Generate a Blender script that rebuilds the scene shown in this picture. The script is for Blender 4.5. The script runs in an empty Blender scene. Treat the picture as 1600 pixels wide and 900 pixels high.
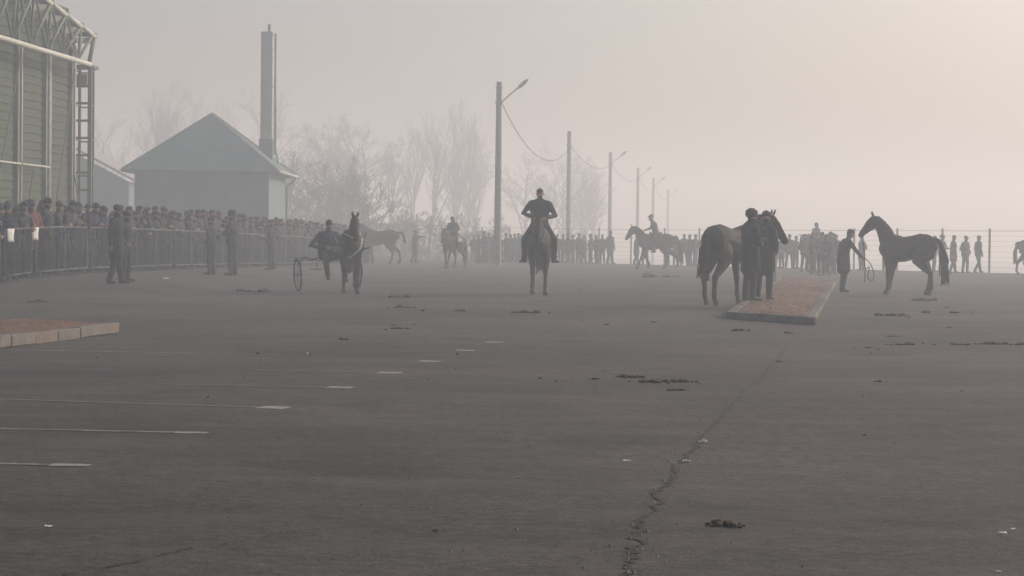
import bpy, bmesh, math, random
import numpy as np
from mathutils import Vector, Matrix, Euler

scene = bpy.context.scene
col = scene.collection
R = math.radians

# ------------------------------------------------------------------ camera
CAM_H = 1.30
FPX = 3400.0                       # focal length in pixels of the 1600 px wide photograph
PITCH = math.atan(74.0 / FPX)
ROLL = R(0.6)
cam_d = bpy.data.cameras.new('camera')
cam = bpy.data.objects.new('camera', cam_d)
col.objects.link(cam)
cam_d.sensor_width = 36.0
cam_d.lens = FPX / 1600.0 * 36.0
cam_d.clip_start = 0.1
cam_d.clip_end = 4000.0
CAM_ROT = Euler((math.pi / 2 - PITCH, 0, 0)).to_matrix() @ Matrix.Rotation(ROLL, 3, 'Z')
cam.matrix_world = Matrix.Translation((0, 0, CAM_H)) @ CAM_ROT.to_4x4()
scene.camera = cam

# ------------------------------------------------------------------ sky, sun, exposure
SUN_ELEV = R(22.0)
SUN_AZ = R(58.0)                   # to the right of the viewing direction (+Y)
world = bpy.data.worlds.new('World')
scene.world = world
world.use_nodes = True
wn = world.node_tree.nodes
bg = wn['Background']
sky = wn.new('ShaderNodeTexSky')
sky.sky_type = 'NISHITA'
sky.sun_disc = False
sky.sun_elevation = SUN_ELEV
sky.sun_rotation = SUN_AZ
sky.air_density = 0.7
sky.dust_density = 6.5
sky.ozone_density = 0.7
world.node_tree.links.new(sky.outputs[0], bg.inputs[0])
bg.inputs[1].default_value = 0.145
sun_d = bpy.data.lights.new('sun', 'SUN')
sun_d.energy = 1.7
sun_d.angle = R(4.0)
sun_d.color = (1.0, 0.89, 0.79)
sun = bpy.data.objects.new('sun', sun_d)
col.objects.link(sun)
sdir = Vector((math.sin(SUN_AZ) * math.cos(SUN_ELEV), math.cos(SUN_AZ) * math.cos(SUN_ELEV), math.sin(SUN_ELEV)))
sun.rotation_euler = sdir.to_track_quat('Z', 'Y').to_euler()
sun.location = sdir * 60
scene.view_settings.view_transform = 'Standard'
scene.view_settings.look = 'None'
scene.view_settings.exposure = 0.14
scene.view_settings.gamma = 1.0
scene.render.engine = 'CYCLES'
scene.cycles.volume_bounces = 2
scene.cycles.max_bounces = 6
scene.cycles.diffuse_bounces = 3
scene.cycles.glossy_bounces = 2
scene.cycles.use_denoising = True

HAZE_DENSITY = 0.0051
HAZE_COLOR = (0.80, 0.895, 1.0)
HAZE_ANISO = 0.26

# ------------------------------------------------------------------ terrain height
def ss(x):
    x = min(1.0, max(0.0, x))
    return x * x * (3 - 2 * x)

FA = Vector((23.2, 103.0)); FB = Vector((4.0, 130.0))        # the fence at the lot's far edge
FT = (FB - FA).normalized()                                   # along the fence, towards the left
FN = Vector((FT.y, -FT.x))                                    # outwards
if FN.x < 0: FN = -FN

def zt(x, y):
    near = ss((y - 38) / 17.0)
    z = 0.35 * ss((-6 - x) / 5.0) * near + 0.35 * ss((-13.6 - x) / 3.5) * near
    s = (x - FA.x) * FN.x + (y - FA.y) * FN.y
    z -= 3.0 * ss((s - 0.6) / 14.0) * ss((x + 24) / 20.0)
    return z

def ray(px, py):
    d = CAM_ROT @ Vector(((px - 800) / FPX, (450 - py) / FPX, -1.0))
    return d
def P(px, py, depth):                                         # the point of that pixel at a distance
    d = ray(px, py)
    return Vector((0, 0, CAM_H)) + d * (depth / d.y)
def G(px, py, lift=0.0):                                      # the point of that pixel on the ground
    d = ray(px, py)
    z = 0.0
    for _ in range(12):
        t = (z + lift - CAM_H) / d.z
        p = Vector((0, 0, CAM_H)) + d * t
        z = 0.5 * z + 0.5 * zt(p.x, p.y)
    p.z = zt(p.x, p.y) + lift
    return p

# ------------------------------------------------------------------ materials
def mat(name, c1, c2=None, scale=8.0, rough=0.85, bump=0.0, bscale=40.0, spec=0.3, metal=0.0, detail=4.0):
    m = bpy.data.materials.new(name); m.use_nodes = True
    nt = m.node_tree; b = nt.nodes['Principled BSDF']
    b.inputs['Roughness'].default_value = rough
    b.inputs['Specular IOR Level'].default_value = spec
    b.inputs['Metallic'].default_value = metal
    c2 = c2 or tuple(v * 0.72 for v in c1)
    tc = nt.nodes.new('ShaderNodeTexCoord')
    n = nt.nodes.new('ShaderNodeTexNoise'); n.inputs['Scale'].default_value = scale; n.inputs['Detail'].default_value = detail
    r = nt.nodes.new('ShaderNodeValToRGB')
    r.color_ramp.elements[0].position = 0.35; r.color_ramp.elements[1].position = 0.65
    r.color_ramp.elements[0].color = (*c2, 1); r.color_ramp.elements[1].color = (*c1, 1)
    nt.links.new(tc.outputs['Object'], n.inputs['Vector'])
    nt.links.new(n.outputs['Fac'], r.inputs['Fac']); nt.links.new(r.outputs[0], b.inputs['Base Color'])
    if bump:
        n2 = nt.nodes.new('ShaderNodeTexNoise'); n2.inputs['Scale'].default_value = bscale; n2.inputs['Detail'].default_value = 5
        bp = nt.nodes.new('ShaderNodeBump'); bp.inputs['Strength'].default_value = bump; bp.inputs['Distance'].default_value = 0.02
        nt.links.new(tc.outputs['Object'], n2.inputs['Vector'])
        nt.links.new(n2.outputs['Fac'], bp.inputs['Height']); nt.links.new(bp.outputs[0], b.inputs['Normal'])
    return m

def asphalt_material():
    m = bpy.data.materials.new('asphalt'); m.use_nodes = True
    nt = m.node_tree; L = nt.links; N = nt.nodes.new; b = nt.nodes['Principled BSDF']
    tc = N('ShaderNodeTexCoord')
    def noise(s, d=5, sc=None):
        n = N('ShaderNodeTexNoise'); n.inputs['Scale'].default_value = s; n.inputs['Detail'].default_value = d
        if sc:
            mp = N('ShaderNodeMapping'); mp.inputs['Scale'].default_value = sc
            L.new(tc.outputs['Object'], mp.inputs['Vector']); L.new(mp.outputs[0], n.inputs['Vector'])
        else: L.new(tc.outputs['Object'], n.inputs['Vector'])
        return n
    def ramp(src, p0, c0, p1, c1):
        r = N('ShaderNodeValToRGB'); e = r.color_ramp.elements
        e[0].position = p0; e[1].position = p1; e[0].color = (*c0, 1); e[1].color = (*c1, 1)
        L.new(src, r.inputs['Fac']); return r
    def mix(kind, fac, a, c):
        x = N('ShaderNodeMix'); x.data_type = 'RGBA'; x.blend_type = kind
        if isinstance(fac, float): x.inputs[0].default_value = fac
        else: L.new(fac, x.inputs[0])
        L.new(a, x.inputs[6]); L.new(c, x.inputs[7]); return x.outputs[2]
    big = ramp(noise(0.22, 6).outputs['Fac'], 0.36, (.040, .0385, .039), 0.66, (.074, .0705, .069))
    fine = ramp(noise(38, 3).outputs['Fac'], 0.28, (.52, .52, .52), 0.74, (1.5, 1.48, 1.46))
    c = mix('MULTIPLY', 0.8, big.outputs[0], fine.outputs[0])
    mid = ramp(noise(3.2, 6).outputs['Fac'], 0.3, (.72, .72, .74), 0.75, (1.18, 1.16, 1.14))
    c = mix('MULTIPLY', 0.9, c, mid.outputs[0])
    gr_ = ramp(noise(13, 4).outputs['Fac'], 0.36, (.66, .66, .67), 0.66, (1.34, 1.33, 1.31))
    c = mix('MULTIPLY', 0.85, c, gr_.outputs[0])
    # dust that has been trodden about, drawn out across the lot
    dust = ramp(noise(0.9, 7, (0.55, 1.5, 1)).outputs['Fac'], 0.50, (0, 0, 0), 0.74, (.55, .55, .55))
    col2 = N('ShaderNodeRGB'); col2.outputs[0].default_value = (.094, .087, .082, 1)
    c = mix('MIX', dust.outputs[0], c, col2.outputs[0])
    # old stains
    st = ramp(noise(0.55, 5).outputs['Fac'], 0.56, (1, 1, 1), 0.70, (.60, .60, .62))
    c = mix('MULTIPLY', 1.0, c, st.outputs[0])
    # pale stone specks in the surface
    v = N('ShaderNodeTexVoronoi'); v.inputs['Scale'].default_value = 26; L.new(tc.outputs['Object'], v.inputs['Vector'])
    sp = ramp(v.outputs['Distance'], 0.07, (1, 1, 1), 0.13, (0, 0, 0))
    v2 = noise(5, 2); sp2 = ramp(v2.outputs['Fac'], 0.56, (0, 0, 0), 0.7, (.6, .6, .6))
    spk = mix('MULTIPLY', 1.0, sp.outputs[0], sp2.outputs[0])
    col3 = N('ShaderNodeRGB'); col3.outputs[0].default_value = (.22, .21, .20, 1)
    c = mix('MIX', spk, c, col3.outputs[0])
    L.new(c, b.inputs['Base Color'])
    b.inputs['Roughness'].default_value = 0.88; b.inputs['Specular IOR Level'].default_value = 0.25
    bp = N('ShaderNodeBump'); bp.inputs['Strength'].default_value = 0.55; bp.inputs['Distance'].default_value = 0.012
    L.new(noise(55, 6).outputs['Fac'], bp.inputs['Height'])
    bp2 = N('ShaderNodeBump'); bp2.inputs['Strength'].default_value = 0.35; bp2.inputs['Distance'].default_value = 0.04
    L.new(noise(4, 5).outputs['Fac'], bp2.inputs['Height']); L.new(bp.outputs[0], bp2.inputs['Normal'])
    L.new(bp2.outputs[0], b.inputs['Normal'])
    return m

def worn_paint(name, keep):
    """white road paint, rubbed through to the asphalt in flakes"""
    m = bpy.data.materials.new(name); m.use_nodes = True
    nt = m.node_tree; L = nt.links; N = nt.nodes.new; b = nt.nodes['Principled BSDF']
    tc = N('ShaderNodeTexCoord')
    n = N('ShaderNodeTexNoise'); n.inputs['Scale'].default_value = 7; n.inputs['Detail'].default_value = 9; n.inputs['Roughness'].default_value = 0.75
    L.new(tc.outputs['Object'], n.inputs['Vector'])
    r = N('ShaderNodeValToRGB'); e = r.color_ramp.elements
    e[0].position = 1 - keep - 0.06; e[0].color = (.10, .095, .09, 1); e[1].position = 1 - keep + 0.12; e[1].color = (.26, .25, .24, 1)
    L.new(n.outputs['Fac'], r.inputs['Fac']); L.new(r.outputs[0], b.inputs['Base Color'])
    b.inputs['Roughness'].default_value = 0.85
    return m

M = {}
M['asphalt'] = asphalt_material()
M['field'] = mat('dry_field', (.17, .15, .12), (.11, .10, .085), scale=0.6, rough=0.95)
M['paint'] = worn_paint('worn_paint', 0.50)
M['paint_faint'] = worn_paint('rubbed_paint', 0.38)
M['paint_end'] = worn_paint('road_paint', 0.62)
M['kerb_grey'] = mat('kerb_grey', (.14, .133, .126), (.095, .09, .085), scale=6, bump=0.3)
M['kerb_pink'] = mat('kerb_pink', (.145, .122, .107), (.105, .09, .08), scale=6, bump=0.3)
M['soil'] = mat('reddish_soil', (.165, .09, .06), (.115, .068, .05), scale=1.3, rough=0.95, bump=0.3, bscale=25)
M['dry_grass'] = mat('dry_grass', (.165, .092, .06), (.125, .075, .052), scale=2, rough=0.9)
M['dung'] = mat('dung', (.062, .046, .031), (.034, .025, .018), scale=14, rough=0.95, bump=0.6, bscale=50)
M['tar'] = mat('crack_dark', (.018, .017, .016), (.03, .028, .026), scale=9, rough=0.95)
M['stone_chip'] = mat('stone_chip', (.22, .21, .20), (.12, .115, .11), scale=20)
M['paper'] = mat('paper', (.75, .75, .74), (.66, .66, .66), scale=6, rough=0.8)
M['siding'] = mat('green_siding', (.075, .092, .068), (.058, .072, .055), scale=1.4, rough=0.95, spec=0.05)
M['hall_dark'] = mat('hall_inner', (.10, .125, .10), (.07, .09, .075), scale=2)
M['steel_green'] = mat('green_steel', (.105, .135, .105), (.075, .10, .08), scale=4, rough=0.6)
M['steel_pale'] = mat('pale_steel', (.46, .48, .44), (.36, .38, .35), scale=4, rough=0.5)
M['house_wall'] = mat('house_render', (.13, .20, .215), (.11, .17, .182), scale=1.2, rough=0.9)
M['house_roof'] = mat('house_roof', (.095, .165, .16), (.078, .135, .132), scale=2, rough=0.75, spec=0.2)
M['trim'] = mat('pale_trim', (.5, .5, .48), scale=4)
M['flue'] = mat('flue_steel', (.30, .30, .29), (.23, .23, .22), scale=1.5, rough=0.45, spec=0.5)
M['concrete'] = mat('concrete', (.24, .225, .205), (.17, .16, .15), scale=3, bump=0.2)
M['lamp'] = mat('lamp_grey', (.30, .30, .30), scale=4, rough=0.5)
M['cable'] = mat('cable', (.03, .03, .03))
M['galv'] = mat('galvanised', (.17, .185, .22), (.05, .058, .075), scale=1.6, rough=0.85, spec=0.08, metal=0.0)
M['galv_dark'] = mat('weathered_bars', (.085, .095, .125), (.05, .058, .08), scale=6, rough=0.85, spec=0.1)
M['fence_wire'] = mat('fence_wire', (.16, .16, .15), rough=0.6)
M['bark'] = mat('bark', (.105, .085, .075), (.06, .05, .045), scale=5, rough=0.95)
M['twig'] = mat('twig', (.10, .08, .075), (.07, .058, .055), scale=3, rough=0.95)
M['leather'] = mat('leather', (.03, .02, .014), rough=0.55)
M['strap_white'] = mat('white_strap', (.68, .67, .65), rough=0.6)
M['rubber'] = mat('rubber', (.02, .02, .022), rough=0.8)
M['sulky'] = mat('sulky_metal', (.10, .11, .135), rough=0.45)
M['rope'] = mat('rope', (.05, .045, .04), rough=0.9)
M['skin'] = mat('skin', (.25, .15, .11), (.21, .125, .09), scale=9, rough=0.6)
M['eye'] = mat('eye', (.012, .010, .010), rough=0.3)
M['hoof'] = mat('hoof', (.035, .03, .026), rough=0.6)
M['shoe'] = mat('shoe', (.022, .02, .02), rough=0.6)
M['hair'] = mat('hair', (.02, .016, .014), rough=0.7)
def cloth(name, c): M[name] = mat('cloth_' + name, c, tuple(v * 0.72 for v in c), scale=5, rough=0.92, bump=0.35, bscale=18)
for nme, c in dict(black=(.015, .017, .024), navy=(.02, .027, .055), grey=(.062, .068, .08), charcoal=(.028, .032, .043), brown=(.05, .037, .031),
                   burgundy=(.065, .030, .036), olive=(.05, .052, .032), blue=(.035, .055, .11), red=(.17, .05, .045), tan=(.17, .12, .08),
                   jeans=(.04, .052, .085), pale=(.30, .30, .31)).items(): cloth(nme, c)
def coatmat(name, c, c2): M[name] = mat('horse_' + name, c, c2, scale=3.5, rough=0.72, spec=0.18)
coatmat('bay', (.055, .03, .018), (.036, .02, .013)); coatmat('dark_bay', (.013, .011, .010), (.009, .008, .008))
coatmat('black_coat', (.017, .015, .014), (.011, .010, .010)); coatmat('chestnut', (.10, .05, .028), (.07, .036, .02))
coatmat('points', (.014, .012, .011), (.010, .009, .009))

# ------------------------------------------------------------------ mesh helpers
def link(o, parent=None):
    col.objects.link(o)
    if parent is not None: o.parent = parent
    return o
def tag(o, label, cat, group=None):
    o['label'] = label; o['category'] = cat
    if group: o['group'] = group
    return o
def struct(o): o['kind'] = 'structure'; return o
def empty(name, loc=(0, 0, 0), rz=0.0):
    o = bpy.data.objects.new(name, None); o.empty_display_size = 0.2
    o.location = loc; o.rotation_euler = (0, 0, rz); col.objects.link(o); return o
def mesh_of(name, V, F, mats, idx=None, smooth=False):
    me = bpy.data.meshes.new(name); me.from_pydata([tuple(v) for v in V], [], F)
    for m in (mats if isinstance(mats, (list, tuple)) else [mats]): me.materials.append(M[m] if isinstance(m, str) else m)
    if idx is not None: me.polygons.foreach_set('material_index', idx)
    if smooth: me.polygons.foreach_set('use_smooth', [True] * len(me.polygons))
    me.update(); return me
def obj(name, me, parent=None, loc=None):
    o = bpy.data.objects.new(name, me)
    if loc is not None: o.location = loc
    return link(o, parent)
def dup(o, parent=None):
    c = o.copy(); col.objects.link(c); c.parent = parent
    for ch in list(o.children): dup(ch, c)
    return c

class MB:                                                     # collects shapes for ONE mesh
    def __init__(s): s.V = []; s.F = []; s.I = []
    def add(s, V, F, mi=0):
        b = len(s.V); s.V += [tuple(v) for v in V]; s.F += [tuple(i + b for i in f) for f in F]; s.I += [mi] * len(F); return s
    def box(s, c, size, mi=0, rot=None):
        x, y, z = (v / 2 for v in size)
        vs = [Vector((a * x, b * y, d * z)) for d in (-1, 1) for a, b in ((-1, -1), (1, -1), (1, 1), (-1, 1))]
        if rot is not None: vs = [rot @ v for v in vs]
        vs = [v + Vector(c) for v in vs]
        return s.add(vs, [(3, 2, 1, 0), (4, 5, 6, 7), (0, 1, 5, 4), (1, 2, 6, 5), (2, 3, 7, 6), (3, 0, 4, 7)], mi)
    def beam(s, a, b, w, h=None, mi=0):                       # a bar with a rectangular section
        a = Vector(a); b = Vector(b); h = h or w
        d = b - a; L_ = d.length; q = d.to_track_quat('X', 'Z').to_matrix()
        return s.box((a + b) / 2, (L_, w, h), mi, q)
    def tube(s, pts, rads, side=(0, 1, 0), seg=8, mi=0, cap=0.6):
        V, F = tube(pts, rads, side, seg, cap); return s.add(V, F, mi)
    def build(s, name, mats, parent=None, loc=None, smooth=False):
        return obj(name, mesh_of(name, s.V, s.F, mats, s.I, smooth), parent, loc)

def tube(pts, rads, side=(0, 1, 0), seg=10, cap=0.6):
    pts = [Vector(p) for p in pts]; n = len(pts)
    if isinstance(rads, (int, float)): rads = [rads] * n
    rads = [(r, r) if isinstance(r, (int, float)) else r for r in rads]
    side = Vector(side); V = []; F = []; rings = []
    def ring(p, t, a, b):
        sd = side - t * side.dot(t)
        if sd.length < 1e-4: sd = Vector((1, 0, 0)) - t * t.x
        if sd.length < 1e-4: sd = Vector((0, 0, 1)) - t * t.z
        sd.normalize(); nn = t.cross(sd)
        st = len(V)
        for k in range(seg):
            th = 2 * math.pi * k / seg
            V.append(p + sd * (a * math.cos(th)) + nn * (b * math.sin(th)))
        rings.append(st)
    T = []
    for i in range(n):
        d = pts[min(i + 1, n - 1)] - pts[max(i - 1, 0)]
        T.append(d.normalized() if d.length > 1e-7 else Vector((0, 0, 1)))
    if cap:
        c = min(rads[0]) * cap; ring(pts[0] - T[0] * c, T[0], rads[0][0] * .62, rads[0][1] * .62)
    for i in range(n): ring(pts[i], T[i], *rads[i])
    if cap:
        c = min(rads[-1]) * cap; ring(pts[-1] + T[-1] * c, T[-1], rads[-1][0] * .62, rads[-1][1] * .62)
    for a, b in zip(rings, rings[1:]):
        for k in range(seg):
            k2 = (k + 1) % seg; F.append((a + k, a + k2, b + k2, b + k))
    F.append(tuple(rings[0] + k for k in reversed(range(seg)))); F.append(tuple(rings[-1] + k for k in range(seg)))
    return V, F

def curve_pts(ctrl, n):
    """smooth points through control points (Catmull-Rom)"""
    c = [Vector(p) for p in ctrl]; c = [c[0] * 2 - c[1]] + c + [c[-1] * 2 - c[-2]]
    out = []
    segs = len(c) - 3
    for i in range(n):
        t = i / (n - 1) * segs; k = min(int(t), segs - 1); u = t - k
        p0, p1, p2, p3 = c[k:k + 4]
        out.append(0.5 * ((2 * p1) + (p2 - p0) * u + (2 * p0 - 5 * p1 + 4 * p2 - p3) * u * u + (3 * p1 - p0 - 3 * p2 + p3) * u ** 3))
    return out

def fuse(name, tubes, extras, mats, voxel=0.017, smooth=4):
    """tubes = (pts, rads, side, material index) fused into one continuous skin; extras are added as they are"""
    mb = MB()
    for pts, rads, side, mi in tubes: mb.tube(pts, rads, side, 12, mi)
    me = mesh_of(name + '_raw', mb.V, mb.F, [])
    o = bpy.data.objects.new(name + '_raw', me); col.objects.link(o)
    m = o.modifiers.new('r', 'REMESH'); m.mode = 'VOXEL'; m.voxel_size = voxel
    m = o.modifiers.new('s', 'SMOOTH'); m.factor = 0.5; m.iterations = smooth
    dg = bpy.context.evaluated_depsgraph_get(); dg.update()
    ev = bpy.data.meshes.new_from_object(o.evaluated_get(dg), depsgraph=dg)
    nv = len(ev.vertices); co = np.empty(nv * 3); ev.vertices.foreach_get('co', co); co = co.reshape(-1, 3)
    faces = [tuple(p.vertices) for p in ev.polygons]
    A = []; B = []; Rr = []; MI = []
    for pts, rads, side, mi in tubes:
        rr = rads if isinstance(rads, (list, tuple)) else [rads] * len(pts)
        for i in range(len(pts) - 1):
            A.append(tuple(pts[i])); B.append(tuple(pts[i + 1])); MI.append(mi)
            q = rr[i]; Rr.append(q if isinstance(q, (int, float)) else (q[0] + q[1]) / 2)
    A = np.array(A); B = np.array(B); Rr = np.array(Rr); MI = np.array(MI)
    fc = np.array([co[list(f)].mean(0) for f in faces])
    AB = B - A; L2 = (AB ** 2).sum(1) + 1e-9
    best = np.full(len(fc), 1e9); bi = np.zeros(len(fc), int)
    for k in range(len(A)):
        t = np.clip(((fc - A[k]) @ AB[k]) / L2[k], 0, 1)
        d = np.linalg.norm(fc - (A[k] + t[:, None] * AB[k]), axis=1) - Rr[k]
        w = d < best; best[w] = d[w]; bi[w] = MI[k]
    out = MB(); out.V = [tuple(v) for v in co]; out.F = faces; out.I = [int(i) for i in bi]
    for pts, rads, side, mi, seg in extras: out.tube(pts, rads, side, seg, mi)
    bpy.data.objects.remove(o); bpy.data.meshes.remove(me); bpy.data.meshes.remove(ev)
    return mesh_of(name, out.V, out.F, mats, out.I, True)

# ================================================================== the ground
def axis(vals):
    out = []
    for a, b, st in vals:
        n = max(1, int(round((b - a) / st)))
        out += [a + (b - a) * i / n for i in range(n)]
    return out + [vals[-1][1]]
T_AX = axis([(-420, -120, 30), (-120, -60, 6), (-60, 130, 1.6), (130, 220, 6), (220, 420, 25)])
S_LOT = axis([(-420, -180, 24), (-180, -8, 1.6), (-8, 0.7, 0.7)])
S_FIELD = axis([(0.7, 18, 0.9), (18, 80, 6), (80, 520, 30)])
def sheet(name, S, material, dz=0.0):
    V = []; F = []
    for s in S:
        for t in T_AX:
            x = FA.x + FT.x * t + FN.x * s; y = FA.y + FT.y * t + FN.y * s
            V.append((x, y, zt(x, y) + dz))
    n = len(T_AX)
    for i in range(len(S) - 1):
        for k in range(n - 1):
            F.append((i * n + k, i * n + k + 1, (i + 1) * n + k + 1, (i + 1) * n + k))
    me = mesh_of(name, V, F, material, smooth=True)
    if me.polygons[0].normal.z < 0: me.flip_normals()
    return struct(obj(name, me)), V
ground, gv1 = sheet('ground', S_LOT, 'asphalt')
field, gv2 = sheet('field', S_FIELD, 'field')

rng = random.Random(7)
# ---- painted bay lines on the left, worn, each a sheet 4 mm above the asphalt
def strip(name, a, b, w, material, jag=0.0, n=24, dz=0.004):
    a = Vector(a); b = Vector(b); d = (b - a); d.z = 0; d.normalize(); s = Vector((-d.y, d.x, 0))
    V = []; F = []
    for i in range(n + 1):
        p = a.lerp(b, i / n); wl = w / 2 * (1 + rng.uniform(-jag, jag)); wr = w / 2 * (1 + rng.uniform(-jag, jag))
        for q in (p + s * wl, p - s * wr): V.append((q.x, q.y, zt(q.x, q.y) + dz))
        if i: F.append((2 * i - 2, 2 * i - 1, 2 * i + 1, 2 * i))
    me = mesh_of(name, V, F, material)
    if me.polygons[0].normal.z < 0: me.flip_normals()
    return struct(obj(name, me))
LINES = [(140, 728, -300, 719), (325, 677, -200, 666), (450, 638, -200, 618), (552, 606, -200, 592), (628, 583, 60, 572), (688, 565, 160, 553), (742, 548, 480, 543), (786, 535, 600, 531)]
for i, (x1, y1, x0, y0) in enumerate(LINES):
    e = G(x1, y1); f = G(x0, y0); d = (f - e).normalized()
    k = 0.24
    if i < 5: strip('bay_line', e + d * k, f if i < 3 else e.lerp(f, .4), 0.085, 'paint' if i < 2 else 'paint_faint', 0.35, 40)
    strip('bay_line', e, e + d * (k - 0.01), 0.22 if i > 1 else .12, 'paint_end', 0.3, 6)
strip('bay_line', G(864, 431.5), G(932, 432), 0.26, 'paint_end', 0.2, 10)
strip('bay_line', G(0, 546.5), G(300, 552), 0.075, 'paint', 0.35, 30)
strip('bay_line', G(1200, 432), G(1222, 430), 0.2, 'paint', 0.2, 6)

# ---- the long open crack running up the lot
def crack(ctrl, w0, w1, n, material='tar'):
    pts = curve_pts([G(*c) for c in ctrl], n)
    V = []; F = []
    off = 0
    for i, p in enumerate(pts):
        t = i / (n - 1); off = off * 0.72 + rng.uniform(-1, 1) * 0.022
        w = (w0 + (w1 - w0) * t) * rng.uniform(0.25, 1.3)
        if rng.random() < 0.12: w *= 0.2
        for q in (-w / 2, w / 2): V.append((p.x + off + q, p.y + rng.uniform(-.01, .01), zt(p.x, p.y) + 0.004))
        if i: F.append((2 * i - 2, 2 * i - 1, 2 * i + 1, 2 * i))
    me = mesh_of('crack', V, F, material)
    if me.polygons[0].normal.z < 0: me.flip_normals()
    struct(obj('crack', me)); return pts
cp = crack([(958, 930), (985, 868), (1012, 805), (1050, 745), (1085, 700), (1150, 625), (1205, 568), (1250, 520)], 0.042, 0.018, 260)
crack([(430, 560), (540, 545), (640, 530), (690, 520)], 0.03, 0.02, 80)
crack([(100, 900), (300, 860), (480, 830)], 0.02, 0.012, 80)
chips = MB()
for k in range(240):
    p = cp[int(len(cp) * rng.random() ** 1.8)]; c = Vector((p.x + rng.gauss(0, .07), p.y + rng.uniform(-.1, .1), zt(p.x, p.y) + 0.004))
    r = rng.uniform(.004, .013); V = [c + Vector((rng.uniform(.6, 1) * r * math.cos(a), rng.uniform(.6, 1) * r * math.sin(a), 0)) for a in (0, 1.3, 2.5, 3.7, 5)]
    chips.add(V + [c + Vector((0, 0, r * .8))], [(i, (i + 1) % 5, 5) for i in range(5)], 0)
ch = chips.build('stone_chips', ['stone_chip']); ch['kind'] = 'stuff'
ch['label'] = 'small loose stone chips along the open crack in the asphalt'
# loose grit lying on the lot
grit = MB()
for k in range(900):
    d = 6.6 + 34 * rng.random() ** 1.5; x = rng.uniform(-.26, .26) * d; c = Vector((x, d, zt(x, d) + 0.001))
    r = rng.uniform(.002, .0055) * (0.7 + d / 22) * (2 if rng.random() < .04 else 1)
    V = [c + Vector((rng.uniform(.5, 1.2) * r * math.cos(a), rng.uniform(.5, 1.2) * r * math.sin(a), 0)) for a in (0, 1.6, 3.1, 4.7)]
    grit.add(V + [c + Vector((0, 0, r * .9))], [(i, (i + 1) % 4, 4) for i in range(4)], 0 if rng.random() < .35 else 1)
gr = grit.build('grit', ['dung', 'stone_chip']); gr['kind'] = 'stuff'; gr['label'] = 'fine loose grit and straw scattered over the asphalt'

# ---- kerbed islands with reddish soil and dead grass
def island(name, corners, closed, kerb_h, pitch, label):
    root = empty(name, corners[0]); root['kind'] = 'structure'; root['label'] = label
    base = Vector(corners[0]); n = len(corners)
    cen = sum((Vector(c) for c in corners), Vector()) / n
    w = 0.15
    shapes = {}
    for e in range(n):
        if not closed[e]: continue
        a = Vector(corners[e]); b = Vector(corners[(e + 1) % n]); L_ = (b - a).length; d = (b - a) / L_
        inn = Vector((-d.y, d.x, 0));
        if inn.dot(cen - a) < 0: inn = -inn
        m = max(1, int(round((L_ - w) / pitch))); seg = (L_ - w) / m
        for i in range(m):
            key = (round(seg, 3), i % 3)
            if key not in shapes:
                bm = bmesh.new(); bmesh.ops.create_cube(bm, size=1)
                for v in bm.verts: v.co = Vector((v.co.x * (seg - 0.012), v.co.y * w, v.co.z * kerb_h))
                bmesh.ops.bevel(bm, geom=bm.edges[:], offset=0.014, segments=1, affect='EDGES')
                me = bpy.data.meshes.new('kerb_stone'); bm.to_mesh(me); bm.free()
                me.materials.append(M['kerb_grey' if i % 3 else 'kerb_pink']); shapes[key] = me
            c = a + d * (seg * (i + .5)) + inn * (w / 2)
            o = obj('kerb_stone', shapes[key], root, c - base + Vector((rng.uniform(-.006, .006), 0, kerb_h / 2 + rng.uniform(-.008, .006))))
            o.rotation_euler = (rng.uniform(-.02, .02), rng.uniform(-.012, .012), math.atan2(d.y, d.x) + rng.uniform(-.012, .012))
    # soil, slightly domed and lumpy
    V = []; F = []; NU, NV = 70, 14
    c0, c1, c2, c3 = (Vector(c) for c in corners)
    for i in range(NU + 1):
        for k in range(NV + 1):
            u = i / NU; v = k / NV; u2 = 0.002 + 0.996 * u; v2 = 0.03 + 0.94 * v
            p = (c0.lerp(c3, u2)).lerp(c1.lerp(c2, u2), v2)
            e = min(v, 1 - v) * 2
            h = kerb_h - 0.025 + 0.07 * e * (1 - e * .3) + rng.uniform(-.012, .014)
            if i in (0, NU) or k in (0, NV): h = kerb_h - 0.05
            V.append(p - base + Vector((0, 0, h)))
            if i and k: F.append(((i - 1) * (NV + 1) + k - 1, (i - 1) * (NV + 1) + k, i * (NV + 1) + k, i * (NV + 1) + k - 1))
    me = mesh_of('soil', V, F, 'soil', smooth=True)
    if me.polygons[0].normal.z < 0: me.flip_normals()
    obj('soil', me, root)
    g = MB()
    area = (c1 - c0).length * (c3 - c0).length
    for k in range(int(min(9000, area * 60))):
        u = rng.random(); v = rng.uniform(.1, .9); p = (c0.lerp(c3, u)).lerp(c1.lerp(c2, u), v) - base; e = min(v, 1 - v) * 2
        z = kerb_h - .03 + .07 * e * (1 - e * .3); h = rng.uniform(.008, .03); a = rng.uniform(0, 6.28); w_ = .006
        q = Vector((p.x, p.y, z)); s_ = Vector((math.cos(a), math.sin(a), 0)) * w_
        tip = q + Vector((rng.uniform(-.05, .05), rng.uniform(-.05, .05), h))
        g.add([q - s_, q + s_, tip], [(0, 1, 2)])
    o = g.build('dead_grass', ['dry_grass'], root); o['kind'] = 'stuff'
    return root
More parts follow.
